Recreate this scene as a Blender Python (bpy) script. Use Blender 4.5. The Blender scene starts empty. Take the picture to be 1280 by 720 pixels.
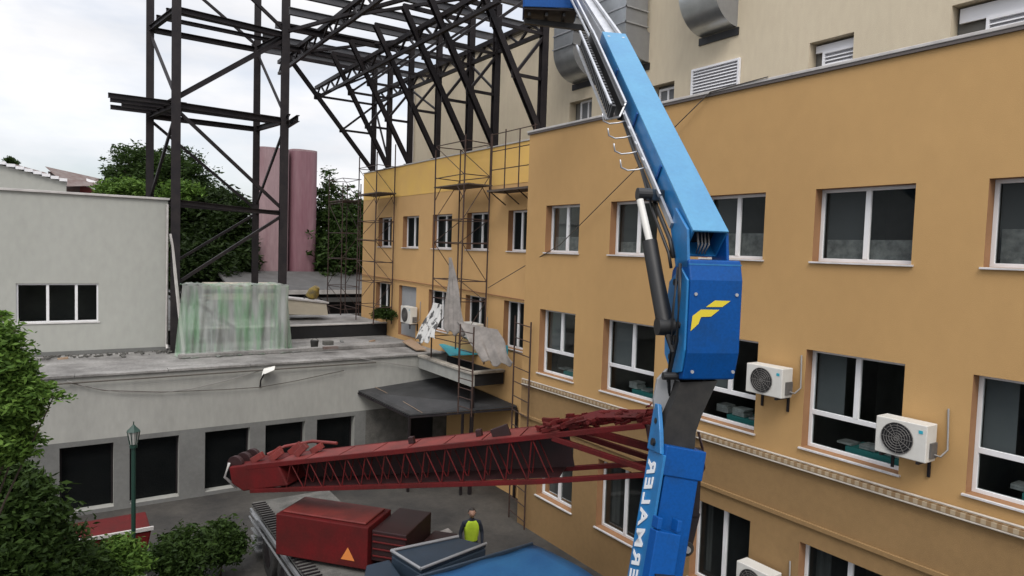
import bpy, bmesh, math, random
import numpy as np
from math import radians, sin, cos, tan, atan2, pi, sqrt
from mathutils import Vector, Matrix
random.seed(7)
scene = bpy.context.scene
COL = scene.collection

# ---------------------------------------------------------------- camera
CAM = np.array([0, 0, 8.1]); F = 853.0
_y, _p, _a = radians(33.7), radians(3.15), radians(1.85)
_f = np.array([sin(_y)*cos(_p), cos(_y)*cos(_p), -sin(_p)])
_r0 = np.array([cos(_y), -sin(_y), 0]); _u0 = np.cross(_r0, _f)
_R = cos(_a)*_r0 + sin(_a)*_u0; _U = -sin(_a)*_r0 + cos(_a)*_u0
cd = bpy.data.cameras.new('camera'); cam = bpy.data.objects.new('camera', cd); COL.objects.link(cam)
cd.sensor_width = 36; cd.lens = 36*F/1280; cd.clip_start = .1; cd.clip_end = 3000
m = Matrix.Identity(4)
for i in range(3):
    m[i][0], m[i][1], m[i][2], m[i][3] = _R[i], _U[i], -_f[i], CAM[i]
cam.matrix_world = m
scene.camera = cam

# ---------------------------------------------------------------- world, sun, exposure
w = bpy.data.worlds.new('World'); scene.world = w; w.use_nodes = True
nt = w.node_tree; nt.nodes.clear()
out = nt.nodes.new('ShaderNodeOutputWorld'); bg = nt.nodes.new('ShaderNodeBackground'); bg.inputs[1].default_value = .12
sky = nt.nodes.new('ShaderNodeTexSky'); sky.sky_type = 'NISHITA'; sky.sun_disc = False
SUN_EL, SUN_AZ = radians(52), radians(215)      # azimuth from +Y towards +X
sky.sun_elevation = SUN_EL; sky.sun_rotation = SUN_AZ; sky.air_density = 1.0; sky.dust_density = 2.5
tc = nt.nodes.new('ShaderNodeTexCoord'); mp = nt.nodes.new('ShaderNodeMapping'); mp.inputs['Scale'].default_value = (1.3, 1.3, 4.0)
ns = nt.nodes.new('ShaderNodeTexNoise'); ns.inputs['Scale'].default_value = 1.6; ns.inputs['Detail'].default_value = 7; ns.inputs['Roughness'].default_value = .55
rp = nt.nodes.new('ShaderNodeValToRGB'); rp.color_ramp.elements[0].position = .34; rp.color_ramp.elements[0].color = (.42, .42, .42, 1)
rp.color_ramp.elements[1].position = .56; rp.color_ramp.elements[1].color = (1, 1, 1, 1)
n2 = nt.nodes.new('ShaderNodeTexNoise'); n2.inputs['Scale'].default_value = 2.6; n2.inputs['Detail'].default_value = 5
r2 = nt.nodes.new('ShaderNodeValToRGB'); r2.color_ramp.elements[0].position = .3; r2.color_ramp.elements[0].color = (4.75, 4.85, 5.1, 1)
r2.color_ramp.elements[1].position = .65; r2.color_ramp.elements[1].color = (6.4, 6.35, 6.45, 1)
mx = nt.nodes.new('ShaderNodeMixRGB')
L = nt.links.new
L(tc.outputs['Generated'], mp.inputs[0]); L(mp.outputs[0], ns.inputs['Vector']); L(mp.outputs[0], n2.inputs['Vector'])
L(ns.outputs[0], rp.inputs[0]); L(n2.outputs[0], r2.inputs[0]); L(rp.outputs[0], mx.inputs[0]); L(sky.outputs[0], mx.inputs[1]); L(r2.outputs[0], mx.inputs[2])
sx = nt.nodes.new('ShaderNodeSeparateXYZ'); L(tc.outputs['Generated'], sx.inputs[0])
zr = nt.nodes.new('ShaderNodeMapRange'); zr.inputs[1].default_value = .35; zr.inputs[2].default_value = 1; zr.inputs[3].default_value = 1; zr.inputs[4].default_value = 2.4   # an overcast sky is brightest overhead
L(sx.outputs[2], zr.inputs[0]); vm = nt.nodes.new('ShaderNodeVectorMath'); vm.operation = 'SCALE'; L(mx.outputs[0], vm.inputs[0]); L(zr.outputs[0], vm.inputs['Scale'])
L(vm.outputs[0], bg.inputs[0]); L(bg.outputs[0], out.inputs[0])
sd = bpy.data.lights.new('sun', 'SUN'); sd.energy = 1.3; sd.angle = radians(25); sd.color = (1, .96, .9)
so = bpy.data.objects.new('sun', sd); COL.objects.link(so)
sdir = Vector((sin(SUN_AZ)*cos(SUN_EL), cos(SUN_AZ)*cos(SUN_EL), sin(SUN_EL)))
so.rotation_euler = sdir.to_track_quat('Z', 'Y').to_euler()
scene.view_settings.view_transform = 'Standard'; scene.view_settings.look = 'None'
scene.view_settings.exposure = .50; scene.view_settings.gamma = 1
scene.view_settings.use_curve_mapping = False

# ---------------------------------------------------------------- helpers
def at(ax, x, y, v):
    d = _f + _R*(x-640)/F - _U*(y-360)/F
    t = v if ax == 'D' else (v-CAM['XYZ'.find(ax)])/d['XYZ'.find(ax)]
    return Vector(CAM + t*d)
def atp(x, y, p, n):
    d = Vector(_f + _R*(x-640)/F - _U*(y-360)/F); c = Vector(CAM)
    return c + d*((Vector(p)-c).dot(n)/d.dot(n))
V = Vector

def mat(name, col, rough=.8, col2=None, scale=1.5, amt=.5, bump=0, bscale=60, metal=0, stretch=(1,1,1), spec=.5, lo=.35, hi=.65, detail=6, fine=0.0):
    mt = bpy.data.materials.new(name); mt.use_nodes = True; n = mt.node_tree; b = n.nodes['Principled BSDF']
    b.inputs['Roughness'].default_value = rough; b.inputs['Metallic'].default_value = metal
    b.inputs['Specular IOR Level'].default_value = spec
    b.inputs['Base Color'].default_value = (*col, 1)
    tcn = n.nodes.new('ShaderNodeTexCoord'); mpn = n.nodes.new('ShaderNodeMapping'); mpn.inputs['Scale'].default_value = stretch
    n.links.new(tcn.outputs['Object'], mpn.inputs[0])
    if col2:
        nz = n.nodes.new('ShaderNodeTexNoise'); nz.inputs['Scale'].default_value = scale; nz.inputs['Detail'].default_value = detail; nz.inputs['Roughness'].default_value = .62
        rr = n.nodes.new('ShaderNodeMapRange'); rr.inputs[1].default_value = lo; rr.inputs[2].default_value = hi; rr.inputs[4].default_value = amt
        mm = n.nodes.new('ShaderNodeMixRGB'); mm.inputs[1].default_value = (*col, 1); mm.inputs[2].default_value = (*col2, 1)
        n.links.new(mpn.outputs[0], nz.inputs['Vector']); n.links.new(nz.outputs[0], rr.inputs[0]); n.links.new(rr.outputs[0], mm.inputs[0])
        last = mm
        if fine:
            nf = n.nodes.new('ShaderNodeTexNoise'); nf.inputs['Scale'].default_value = scale*14; nf.inputs['Detail'].default_value = 3
            n.links.new(mpn.outputs[0], nf.inputs['Vector'])
            ml = n.nodes.new('ShaderNodeMixRGB'); ml.blend_type = 'OVERLAY'; ml.inputs[0].default_value = fine
            n.links.new(mm.outputs[0], ml.inputs[1]); n.links.new(nf.outputs[0], ml.inputs[2]); last = ml
        n.links.new(last.outputs[0], b.inputs['Base Color'])
    if bump:
        nb = n.nodes.new('ShaderNodeTexNoise'); nb.inputs['Scale'].default_value = bscale; nb.inputs['Detail'].default_value = 4
        bp = n.nodes.new('ShaderNodeBump'); bp.inputs['Strength'].default_value = bump; bp.inputs['Distance'].default_value = .02
        n.links.new(tcn.outputs['Object'], nb.inputs['Vector']); n.links.new(nb.outputs[0], bp.inputs['Height']); n.links.new(bp.outputs[0], b.inputs['Normal'])
    return mt

def glassmat(name, tint, refl=.18, frost=0):
    mt = bpy.data.materials.new(name); mt.use_nodes = True; n = mt.node_tree; n.nodes.clear()
    o = n.nodes.new('ShaderNodeOutputMaterial'); g = n.nodes.new('ShaderNodeBsdfGlossy'); g.inputs['Roughness'].default_value = .04
    g.inputs['Color'].default_value = (.85, .9, .9, 1)
    t = n.nodes.new('ShaderNodeBsdfTransparent'); t.inputs['Color'].default_value = (*tint, 1)
    base = t
    if frost:
        d = n.nodes.new('ShaderNodeBsdfDiffuse'); d.inputs['Color'].default_value = (.028, .032, .033, 1)
        mf = n.nodes.new('ShaderNodeMixShader'); mf.inputs[0].default_value = frost
        n.links.new(t.outputs[0], mf.inputs[1]); n.links.new(d.outputs[0], mf.inputs[2]); base = mf
    lw = n.nodes.new('ShaderNodeLayerWeight'); lw.inputs['Blend'].default_value = refl
    mxx = n.nodes.new('ShaderNodeMixShader')
    n.links.new(lw.outputs['Fresnel'], mxx.inputs[0]); n.links.new(base.outputs[0], mxx.inputs[1]); n.links.new(g.outputs[0], mxx.inputs[2]); n.links.new(mxx.outputs[0], o.inputs[0])
    return mt

def leafmat(name, a, b):
    mt = bpy.data.materials.new(name); mt.use_nodes = True; n = mt.node_tree; bs = n.nodes['Principled BSDF']
    gi = n.nodes.new('ShaderNodeNewGeometry'); cr = n.nodes.new('ShaderNodeMixRGB'); cr.inputs[1].default_value = (*a, 1); cr.inputs[2].default_value = (*b, 1)
    n.links.new(gi.outputs['Random Per Island'], cr.inputs[0]); n.links.new(cr.outputs[0], bs.inputs['Base Color'])
    bs.inputs['Roughness'].default_value = .6; bs.inputs['Specular IOR Level'].default_value = .15
    tr = n.nodes.new('ShaderNodeBsdfTranslucent'); n.links.new(cr.outputs[0], tr.inputs[0])
    ms = n.nodes.new('ShaderNodeMixShader'); ms.inputs[0].default_value = .3
    n.links.new(bs.outputs[0], ms.inputs[1]); n.links.new(tr.outputs[0], ms.inputs[2]); n.links.new(ms.outputs[0], n.nodes['Material Output'].inputs[0])
    return mt

M = dict(
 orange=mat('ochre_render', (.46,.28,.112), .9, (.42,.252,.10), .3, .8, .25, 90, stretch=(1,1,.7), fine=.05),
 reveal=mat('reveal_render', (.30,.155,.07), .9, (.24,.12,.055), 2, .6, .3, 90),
 ochre_shaded=mat('ochre_shaded_render', (.27,.165,.068), .9, (.23,.14,.058), .6, .7, .35, 90, fine=.12),  # ochre darkened in its colour to imitate shading over the lower wall
 yellow=mat('yellow_render', (.72,.46,.12), .9, (.66,.40,.14), 1.2, .6, .3, 90),
 pinkish=mat('faded_ochre', (.55,.335,.14), .9, (.48,.29,.12), .8, .6, .3, 90),
 beige=mat('beige_render', (.57,.49,.36), .9, (.52,.45,.33), .5, .8, .3, 80, stretch=(1,1,.3), fine=.1),
 white_wall=mat('grey_white_render', (.37,.375,.345), .9, (.33,.335,.305), .4, .8, .25, 70, stretch=(1,1,.5), fine=.1),
 dark_grey=mat('dark_grey_render', (.15,.152,.145), .9, (.11,.11,.106), .8, .8, .3, 60, fine=.15),  # lower annex band: shading put into the grey; also plain dark parts
 low_wall=mat('low_wall_render', (.33,.33,.305), .9, (.26,.26,.24), .5, .8, .25, 60, stretch=(1,1,.35), fine=.15),
 coping=mat('metal_coping', (.5,.48,.46), .5, (.3,.28,.27), 3, .6, 0),
 darkcap=mat('dark_drip_edge', (.10,.085,.08), .6),
 pvc=mat('white_pvc', (.72,.72,.73), .4, (.6,.6,.6), 3, .5),
 sill=mat('white_sill', (.62,.60,.60), .5, (.4,.38,.36), 5, .6),
 glass=glassmat('window_glass', (.65,.7,.7), .16),
 far_glass=glassmat('far_window_glass', (.45,.5,.5), .03, .35),
 frosted=glassmat('tinted_glass', (.6,.64,.64), .18, .3),
 room=mat('room_wall', (.22,.21,.19), .9, (.12,.12,.11), .9, .8),
 torn=mat('torn_white_sheet', (.42,.42,.41), .6, (.03,.03,.03), 5, 1, lo=.5, hi=.56, stretch=(1,1,.3)),
 curtain=mat('net_curtain', (.30,.30,.29), .9, (.2,.2,.2), 2, .6),
 blind=mat('window_blind', (.14,.145,.15), .9, (.10,.105,.11), 1, .5),
 boarded=mat('grey_board', (.30,.31,.32), .9, (.22,.23,.24), 1, .5),
 teal=mat('teal_bench', (.05,.28,.26), .6),
 paper_reflect=mat('paper_and_reflection', (.5,.5,.48), .8, (.2,.2,.2), 6, .9),  # bench papers, and pale boards imitating reflections in the upper panes
 louvre=mat('louvre_paint', (.72,.72,.74), .5),
 louvre_gap=mat('louvre_gap', (.42,.42,.44), .8),
 steel=mat('steel_primer', (.013,.011,.013), .5, (.028,.023,.023), 2.5, .7, .1, 30, spec=.2),
 steel_grey=mat('steel_purlin', (.045,.046,.052), .5, (.075,.07,.07), 2, .7),
 rust=mat('scaffold_rust', (.028,.016,.013), .7, (.065,.03,.02), 8, .8),
 plank=mat('scaffold_plank', (.06,.045,.04), .9, (.12,.09,.06), 4, .8, .3, 30),
 duct=mat('galvanised_duct', (.55,.57,.58), .32, (.42,.44,.45), 2.5, .7, .05, 8, metal=.85),
 duct_side=mat('duct_side', (.33,.34,.35), .5, (.25,.25,.26), 2, .6, metal=.6),
 black=mat('black_steel', (.006,.006,.007), .5, (.016,.016,.016), 4, .6),
 rubber=mat('rubber', (.012,.012,.012), .85, (.03,.028,.025), 6, .6),
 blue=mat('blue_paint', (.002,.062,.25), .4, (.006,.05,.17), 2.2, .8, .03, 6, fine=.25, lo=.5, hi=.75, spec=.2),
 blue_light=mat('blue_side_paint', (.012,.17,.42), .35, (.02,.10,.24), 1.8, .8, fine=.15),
 blue_boom_lit=mat('blue_boom_lit_paint', (.06,.235,.40), .42, (.045,.19,.36), 1.2, .8, .02, 5, fine=.12),  # boom blue with the skylight on its top face put into the colour
 alu=mat('aluminium', (.50,.51,.53), .35, (.35,.36,.38), 5, .7, metal=.6),
 white=mat('white_enamel', (.62,.61,.57), .45, (.5,.48,.44), 3, .6),
 grille=mat('fan_grille', (.09,.085,.08), .6, (.14,.13,.12), 10, .6),
 logo=mat('yellow_decal', (.62,.50,.03), .5),
 letter=mat('white_decal', (.7,.72,.74), .5),
 red=mat('red_paint', (.10,.007,.008), .6, (.05,.009,.008), 1.6, .8, .1, 12, fine=.25, spec=.2),
 red_top=mat('pale_red_paint', (.17,.022,.018), .6, (.09,.014,.012), 2.5, .9, .1, 12, fine=.3),  # paler red used on the top faces
 red_dark=mat('dark_red_paint', (.022,.003,.004), .6, (.012,.003,.003), 2, .8),
 slate=mat('slate_blue_paint', (.022,.036,.055), .45, (.014,.024,.036), 1.5, .8, fine=.2),
 tarp_blue=mat('blue_cover', (.006,.06,.16), .5, (.012,.085,.19), 1.2, .8, .15, 3, fine=.15),
 hivis=mat('hivis_cloth', (.55,.75,.04), .8, (.42,.6,.03), 8, .6),
 navy=mat('navy_cloth', (.02,.025,.04), .9),
 skin=mat('skin', (.42,.24,.17), .6),
 hair=mat('dark_hair', (.02,.015,.012), .7),
 asphalt=mat('asphalt', (.022,.021,.020), .75, (.06,.055,.048), .55, 1, .4, 40, fine=.35),
 roofing=mat('roof_concrete', (.27,.262,.25), .9, (.11,.105,.10), .9, .9, .5, 25, fine=.4),
 bitumen=mat('bitumen', (.006,.006,.007), .9, (.014,.013,.013), 2, .7, .3, 20),
 awning=mat('black_sheet_metal', (.018,.019,.02), .6, (.04,.04,.042), 1.3, .9, .1, 6, fine=.3),
 brick=mat('weathered_block', (.12,.115,.105), .95, (.06,.06,.055), 3, .9, .6, 18, fine=.4),
 rim=mat('worn_concrete_rim', (.38,.35,.30), .9, (.22,.2,.17), 4, .9, .3, 30),
 wood=mat('raw_board', (.34,.24,.16), .9, (.22,.15,.10), 3, .8, .2, 30, stretch=(1,6,1)),
 silo=mat('pink_silo_paint', (.27,.185,.195), .8, (.14,.05,.065), .7, .9, .1, 10, stretch=(1,1,.18), lo=.45, hi=.75, fine=.2),
 silo2=mat('rose_silo_paint', (.16,.065,.085), .8, (.26,.165,.18), .6, .9, .1, 10, stretch=(1,1,.12), lo=.4, hi=.7, fine=.2),
 cream=mat('cream_render', (.48,.43,.34), .9, (.38,.34,.27), 1, .7, .2, 60),
 tin=mat('tin_roof', (.085,.083,.08), .7, (.05,.048,.046), 1.2, .8, fine=.3),
 tile=mat('old_tile_roof', (.10,.06,.05), .9, (.17,.15,.14), 2, .8, .5, 20),
 brick_red=mat('red_house_render', (.24,.045,.04), .9, (.16,.05,.04), 2, .8, .3, 40),
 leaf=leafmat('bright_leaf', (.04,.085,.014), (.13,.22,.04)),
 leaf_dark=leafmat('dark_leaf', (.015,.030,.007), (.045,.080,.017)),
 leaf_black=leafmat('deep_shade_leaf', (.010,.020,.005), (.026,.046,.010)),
 bark=mat('bark', (.07,.05,.035), .95, (.03,.022,.016), 6, .8, .6, 20, stretch=(1,1,.2)),
 lamp_green=mat('green_cast_iron', (.008,.035,.025), .5),
 lamp_glass=mat('frosted_lamp_glass', (.35,.35,.33), .3),
 yellow_paint=mat('yellow_mixer_paint', (.28,.19,.02), .6, (.06,.05,.03), 4, .9),
 cloth=mat('dirty_plastic', (.24,.22,.205), .7, (.13,.12,.11), 3, .9, .3, 12),
 teal_sheet=mat('turquoise_sheet', (.02,.36,.46), .5, (.03,.28,.38), 3, .7),
 pipe=mat('pale_pipe', (.55,.50,.43), .6, (.35,.3,.25), 4, .7),
 cable=mat('cable', (.07,.06,.05), .7),
 cable_light=mat('pale_cable', (.22,.21,.20), .7),
 warn=mat('orange_sticker', (.55,.18,.04), .6),
)
# translucent green plastic film
def film():
    mt = bpy.data.materials.new('green_plastic_film'); mt.use_nodes = True; n = mt.node_tree; b = n.nodes['Principled BSDF']
    b.inputs['Base Color'].default_value = (.48,.55,.49,1); b.inputs['Roughness'].default_value = .35
    t = n.nodes.new('ShaderNodeBsdfTransparent'); t.inputs[0].default_value = (.80,.92,.82,1)
    tl = n.nodes.new('ShaderNodeBsdfTranslucent'); tl.inputs[0].default_value = (.46,.56,.46,1)
    ns = n.nodes.new('ShaderNodeTexNoise'); ns.inputs['Scale'].default_value = 1.6; ns.inputs['Detail'].default_value = 5
    tc = n.nodes.new('ShaderNodeTexCoord'); mp = n.nodes.new('ShaderNodeMapping'); mp.inputs['Scale'].default_value = (2.4,1,.35)
    mr = n.nodes.new('ShaderNodeMapRange'); mr.inputs[1].default_value = .3; mr.inputs[2].default_value = .7; mr.inputs[3].default_value = .42; mr.inputs[4].default_value = .85
    n.links.new(tc.outputs['Object'], mp.inputs[0]); n.links.new(mp.outputs[0], ns.inputs['Vector']); n.links.new(ns.outputs[0], mr.inputs[0])
    nc = n.nodes.new('ShaderNodeTexNoise'); nc.inputs['Scale'].default_value = 1.3; nc.inputs['Detail'].default_value = 4
    mc = n.nodes.new('ShaderNodeMixRGB'); mc.inputs[1].default_value = (.54,.56,.54,1); mc.inputs[2].default_value = (.24,.50,.27,1)
    rc_ = n.nodes.new('ShaderNodeMapRange'); rc_.inputs[1].default_value = .46; rc_.inputs[2].default_value = .72
    n.links.new(mp.outputs[0], nc.inputs['Vector']); n.links.new(nc.outputs[0], rc_.inputs[0]); n.links.new(rc_.outputs[0], mc.inputs[0]); n.links.new(mc.outputs[0], b.inputs['Base Color']); n.links.new(mc.outputs[0], tl.inputs[0])
    m1 = n.nodes.new('ShaderNodeMixShader'); m1.inputs[0].default_value = .45; m2 = n.nodes.new('ShaderNodeMixShader')
    n.links.new(b.outputs[0], m1.inputs[1]); n.links.new(tl.outputs[0], m1.inputs[2])
    n.links.new(mr.outputs[0], m2.inputs[0]); n.links.new(t.outputs[0], m2.inputs[1]); n.links.new(m1.outputs[0], m2.inputs[2])
    n.links.new(m2.outputs[0], n.nodes['Material Output'].inputs[0])
    return mt
M['film'] = film()

def course():
    m_=mat('brick_course',(.5,.44,.36),.9); n=m_.node_tree; b=n.nodes['Principled BSDF']; wv=n.nodes.new('ShaderNodeTexWave'); wv.bands_direction='Y'; wv.inputs['Scale'].default_value=2.3; wv.inputs['Distortion'].default_value=.4; wv.inputs['Detail'].default_value=2
    t=n.nodes['Texture Coordinate']; cr=n.nodes.new('ShaderNodeValToRGB'); cr.color_ramp.elements[0].position=.4; cr.color_ramp.elements[0].color=(.25,.16,.08,1); cr.color_ramp.elements[1].position=.55; cr.color_ramp.elements[1].color=(.37,.29,.19,1)
    n.links.new(t.outputs['Object'],wv.inputs['Vector']); n.links.new(wv.outputs[0],cr.inputs[0]); n.links.new(cr.outputs[0],b.inputs['Base Color']); return m_
M['course']=course()
def tag(o, label=None, cat=None, group=None, kind=None):
    if label: o['label'] = label
    if cat: o['category'] = cat
    if group: o['group'] = group
    if kind: o['kind'] = kind
    return o
def origin(o):
    p = V((0,0,0))
    while o: p += o.location; o = o.parent
    return p
def empty(name, loc, label, cat, group=None):
    o = bpy.data.objects.new(name, None); o.empty_display_size = .2; COL.objects.link(o); o.location = V(loc)
    return tag(o, label, cat, group)
class MB:
    def __init__(s): s.v = []; s.f = []; s.sm = False
    def add(s, vs, fs):
        k = len(s.v); s.v += [V(q) for q in vs]; s.f += [tuple(i+k for i in f) for f in fs]; return s
    def box(s, a, b):
        x0,y0,z0 = a; x1,y1,z1 = b
        return s.add([(x0,y0,z0),(x1,y0,z0),(x1,y1,z0),(x0,y1,z0),(x0,y0,z1),(x1,y0,z1),(x1,y1,z1),(x0,y1,z1)],
            [(3,2,1,0),(4,5,6,7),(0,1,5,4),(1,2,6,5),(2,3,7,6),(3,0,4,7)])
    def prism(s, poly, ext):
        n = len(poly); e = V(ext); P = [V(p) for p in poly]
        return s.add(P+[p+e for p in P], [tuple(range(n))[::-1], tuple(range(n,2*n))]+[(i,(i+1)%n,n+(i+1)%n,n+i) for i in range(n)])
    def frame(s, p, q, up):
        p = V(p); q = V(q); d = (q-p).normalized(); u = V(up); sd = d.cross(u)
        if sd.length < 1e-4: sd = d.cross(V((1,.1,0)))
        sd.normalize(); return p, q, d, sd, sd.cross(d).normalized()
    def bar(s, p, q, w, h, up=(0,0,1), w2=None, h2=None):
        p,q,d,sd,u = s.frame(p,q,up); w2 = w2 or w; h2 = h2 or h
        c = [(-1,-1),(1,-1),(1,1),(-1,1)]
        vs = [p+sd*a*w/2+u*b*h/2 for a,b in c]+[q+sd*a*w2/2+u*b*h2/2 for a,b in c]
        return s.add(vs, [(3,2,1,0),(4,5,6,7),(0,1,5,4),(1,2,6,5),(2,3,7,6),(3,0,4,7)])
    def ibeam(s, p, q, w, h, up=(0,0,1), t=.02):
        p,q,d,sd,u = s.frame(p,q,up)
        for o_ in (1,-1): s.bar(p+u*o_*(h/2-t/2), q+u*o_*(h/2-t/2), w, t, u)
        return s.bar(p, q, t*.8, h-2*t, u)
    def channel(s, p, q, w, h, up=(0,0,1), t=.012):
        p,q,d,sd,u = s.frame(p,q,up)
        for o_ in (1,-1): s.bar(p+u*o_*(h/2-t/2), q+u*o_*(h/2-t/2), w, t, u)
        return s.bar(p-sd*(w/2-t/2), q-sd*(w/2-t/2), t, h-2*t, u)
    def tube(s, pts, r, n=8, cap=True, r2=None):
        P = [V(p) for p in pts]; rings = []
        for i,p in enumerate(P):
            d = (P[min(i+1,len(P)-1)]-P[max(i-1,0)]).normalized()
            a = d.cross(V((0,0,1)));
            if a.length < 1e-3: a = d.cross(V((1,0,0)))
            a.normalize(); b = d.cross(a); rr = r if r2 is None else r+(r2-r)*i/(len(P)-1)
            if callable(r): rr = r(i/(len(P)-1))
            rings.append([p+a*cos(2*pi*k/n)*rr+b*sin(2*pi*k/n)*rr for k in range(n)])
        fs = []
        for i in range(len(P)-1):
            for k in range(n): fs.append((i*n+k, i*n+(k+1)%n, (i+1)*n+(k+1)%n, (i+1)*n+k))
        if cap: fs += [tuple(range(n))[::-1], tuple(range((len(P)-1)*n, len(P)*n))]
        return s.add([v for r_ in rings for v in r_], fs)
    def disc(s, c, nrm, r, t, n=20):
        c = V(c); nrm = V(nrm).normalized(); return s.tube([c-nrm*t/2, c+nrm*t/2], r, n)
    def grid(s, rows):
        n = len(rows[0]); return s.add([p for r_ in rows for p in r_], [(i*n+k, i*n+k+1, (i+1)*n+k+1, (i+1)*n+k) for i in range(len(rows)-1) for k in range(n-1)])
    def build(s, name, m_, parent=None, bevel=0, smooth=False, label=None, fixn=False):
        me = bpy.data.meshes.new(name); og = origin(parent) if parent else V((0,0,0))
        loc = V((0,0,0))
        if not parent and s.v:
            xs=[v.x for v in s.v]; ys=[v.y for v in s.v]; zs=[v.z for v in s.v]
            loc = V(((min(xs)+max(xs))/2,(min(ys)+max(ys))/2,min(zs))); og = loc
        me.from_pydata([tuple(v-og) for v in s.v], [], s.f); me.validate()
        if fixn:
            bm = bmesh.new(); bm.from_mesh(me); bmesh.ops.recalc_face_normals(bm, faces=bm.faces); bm.to_mesh(me); bm.free()
        o = bpy.data.objects.new(name, me); COL.objects.link(o); o.parent = parent; o.location = loc
        me.materials.append(M[m_] if isinstance(m_, str) else m_)
        if smooth:
            for p in me.polygons: p.use_smooth = True
            if smooth != 2:
                me.set_sharp_from_angle(angle=radians(40))
        if bevel:
            b = o.modifiers.new('bevel', 'BEVEL'); b.width = bevel; b.segments = 2; b.limit_method = 'ANGLE'
        if label: o['label'] = label
        return o
def struct(o): o['kind'] = 'structure'; return o

# wall frames: u along the wall, d into the building
def WX(X): return lambda u, z, d=0: V((X+d, u, z))
def WY(Y): return lambda u, z, d=0: V((u, Y+d, z))
def wall_mesh(mb, W, u0, u1, z0, z1, holes, rv=None, depth=.25):
    us = sorted({u0,u1,*[h[0] for h in holes],*[h[1] for h in holes]}); zs = sorted({z0,z1,*[h[2] for h in holes],*[h[3] for h in holes]})
    us = [u for u in us if u0 <= u <= u1]; zs = [z for z in zs if z0 <= z <= z1]
    for a,b in zip(us,us[1:]):
        for c,e in zip(zs,zs[1:]):
            um,zm = (a+b)/2,(c+e)/2
            if any(h[0]<um<h[1] and h[2]<zm<h[3] for h in holes): continue
            mb.add([W(a,c),W(b,c),W(b,e),W(a,e)], [(0,1,2,3)])
    for (a,b,c,e) in ([h[:4] for h in holes] if rv else []):
        for q in [((a,c),(a,e)),((b,e),(b,c)),((a,e),(b,e)),((b,c),(a,c))]:
            p,r_ = q; (rv or mb).add([W(*p),W(*r_),W(*r_,depth),W(*p,depth)], [(0,1,2,3)])
def window(parent, W, u0, u1, z0, z1, inset=.2, mull=(.5,), transom=None, glass='glass', sill=True, fw=.06, over=.05, frame_m='pvc', rev='reveal'):
    f = MB(); e = .07
    def rc(mb,a,b,c,d_,d0,d1):
        P0 = W(a,c,d0); P1 = W(b,d_,d1)
        mb.box((min(P0.x,P1.x),min(P0.y,P1.y),min(P0.z,P1.z)),(max(P0.x,P1.x),max(P0.y,P1.y),max(P0.z,P1.z)))
    i0, i1 = inset, inset+e
    rc(f,u0,u1,z0,z0+fw,i0,i1); rc(f,u0,u1,z1-fw,z1,i0,i1); rc(f,u0,u0+fw,z0+fw,z1-fw,i0,i1); rc(f,u1-fw,u1,z0+fw,z1-fw,i0,i1)
    zt = z0+fw
    if transom:
        zt = z0+(z1-z0)*transom; rc(f,u0+fw,u1-fw,zt-fw*.7,zt+fw*.7,i0-.004,i1-.004); zt += fw*.7
    for k in mull:
        um = u0+(u1-u0)*k; rc(f,um-fw*.75,um+fw*.75,zt,z1-fw,i0-.008,i1-.008)
    o = f.build('window', frame_m, parent, .004)
    if rev:
        q = MB(); q.add([W(u0,z0,0),W(u1,z0,0),W(u1,z1,0),W(u0,z1,0),W(u0,z0,inset+.06),W(u1,z0,inset+.06),W(u1,z1,inset+.06),W(u0,z1,inset+.06)],[(0,1,5,4),(1,2,6,5),(2,3,7,6),(3,0,4,7)]); q.build('reveal',rev,o)
    g = MB(); P = [W(u0+fw,z0+fw,inset+.035),W(u1-fw,z0+fw,inset+.035),W(u1-fw,z1-fw,inset+.035),W(u0+fw,z1-fw,inset+.035)]
    g.add(P,[(0,1,2,3)]); g.build('pane', glass, o)
    if sill:
        s = MB(); rc(s,u0-.04,u1+.04,z0-.035,z0-.003,-over,inset+.02); s.build('sill','sill',o,.004)
    return o

# ---------------------------------------------------------------- ground
g = MB().box((-300,-200,-.5),(400,600,0)); struct(g.build('ground','asphalt'))

# ---------------------------------------------------------------- ochre building
ob = empty('ochre_building', (13,12,0), 'long ochre rendered hospital wing with three rows of white framed windows', 'building')
XN, XF, YC = 11.4, 12.5, 16.42
H_up = [(14.01,15.49),(11.2,12.8),(8.36,9.88),(5.58,7.31),(2.85,4.55),(0.0,1.7)]
H_mid = [(14.03,15.62),(11.1,12.9),(8.35,9.92),(5.57,7.32),(2.8,4.58),(0.0,1.7)]
H_gr = [(13.9,15.5),(11.2,12.9),(8.32,9.81),(5.5,7.24),(2.8,4.5)]
upz, midz, grz = (8.08,9.38), (4.66,6.47), (1.15,2.9)
holes = [(a,b,*upz) for a,b in H_up]+[(a,b,*midz) for a,b in H_mid]+[(a,b,*grz) for a,b in H_gr]
wm = MB(); rv = MB(); wlow = MB()
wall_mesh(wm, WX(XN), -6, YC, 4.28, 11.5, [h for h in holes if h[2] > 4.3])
wall_mesh(wlow, WX(XN), -6, YC, -.05, 4.28, [h for h in holes if h[2] < 4.3])
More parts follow.
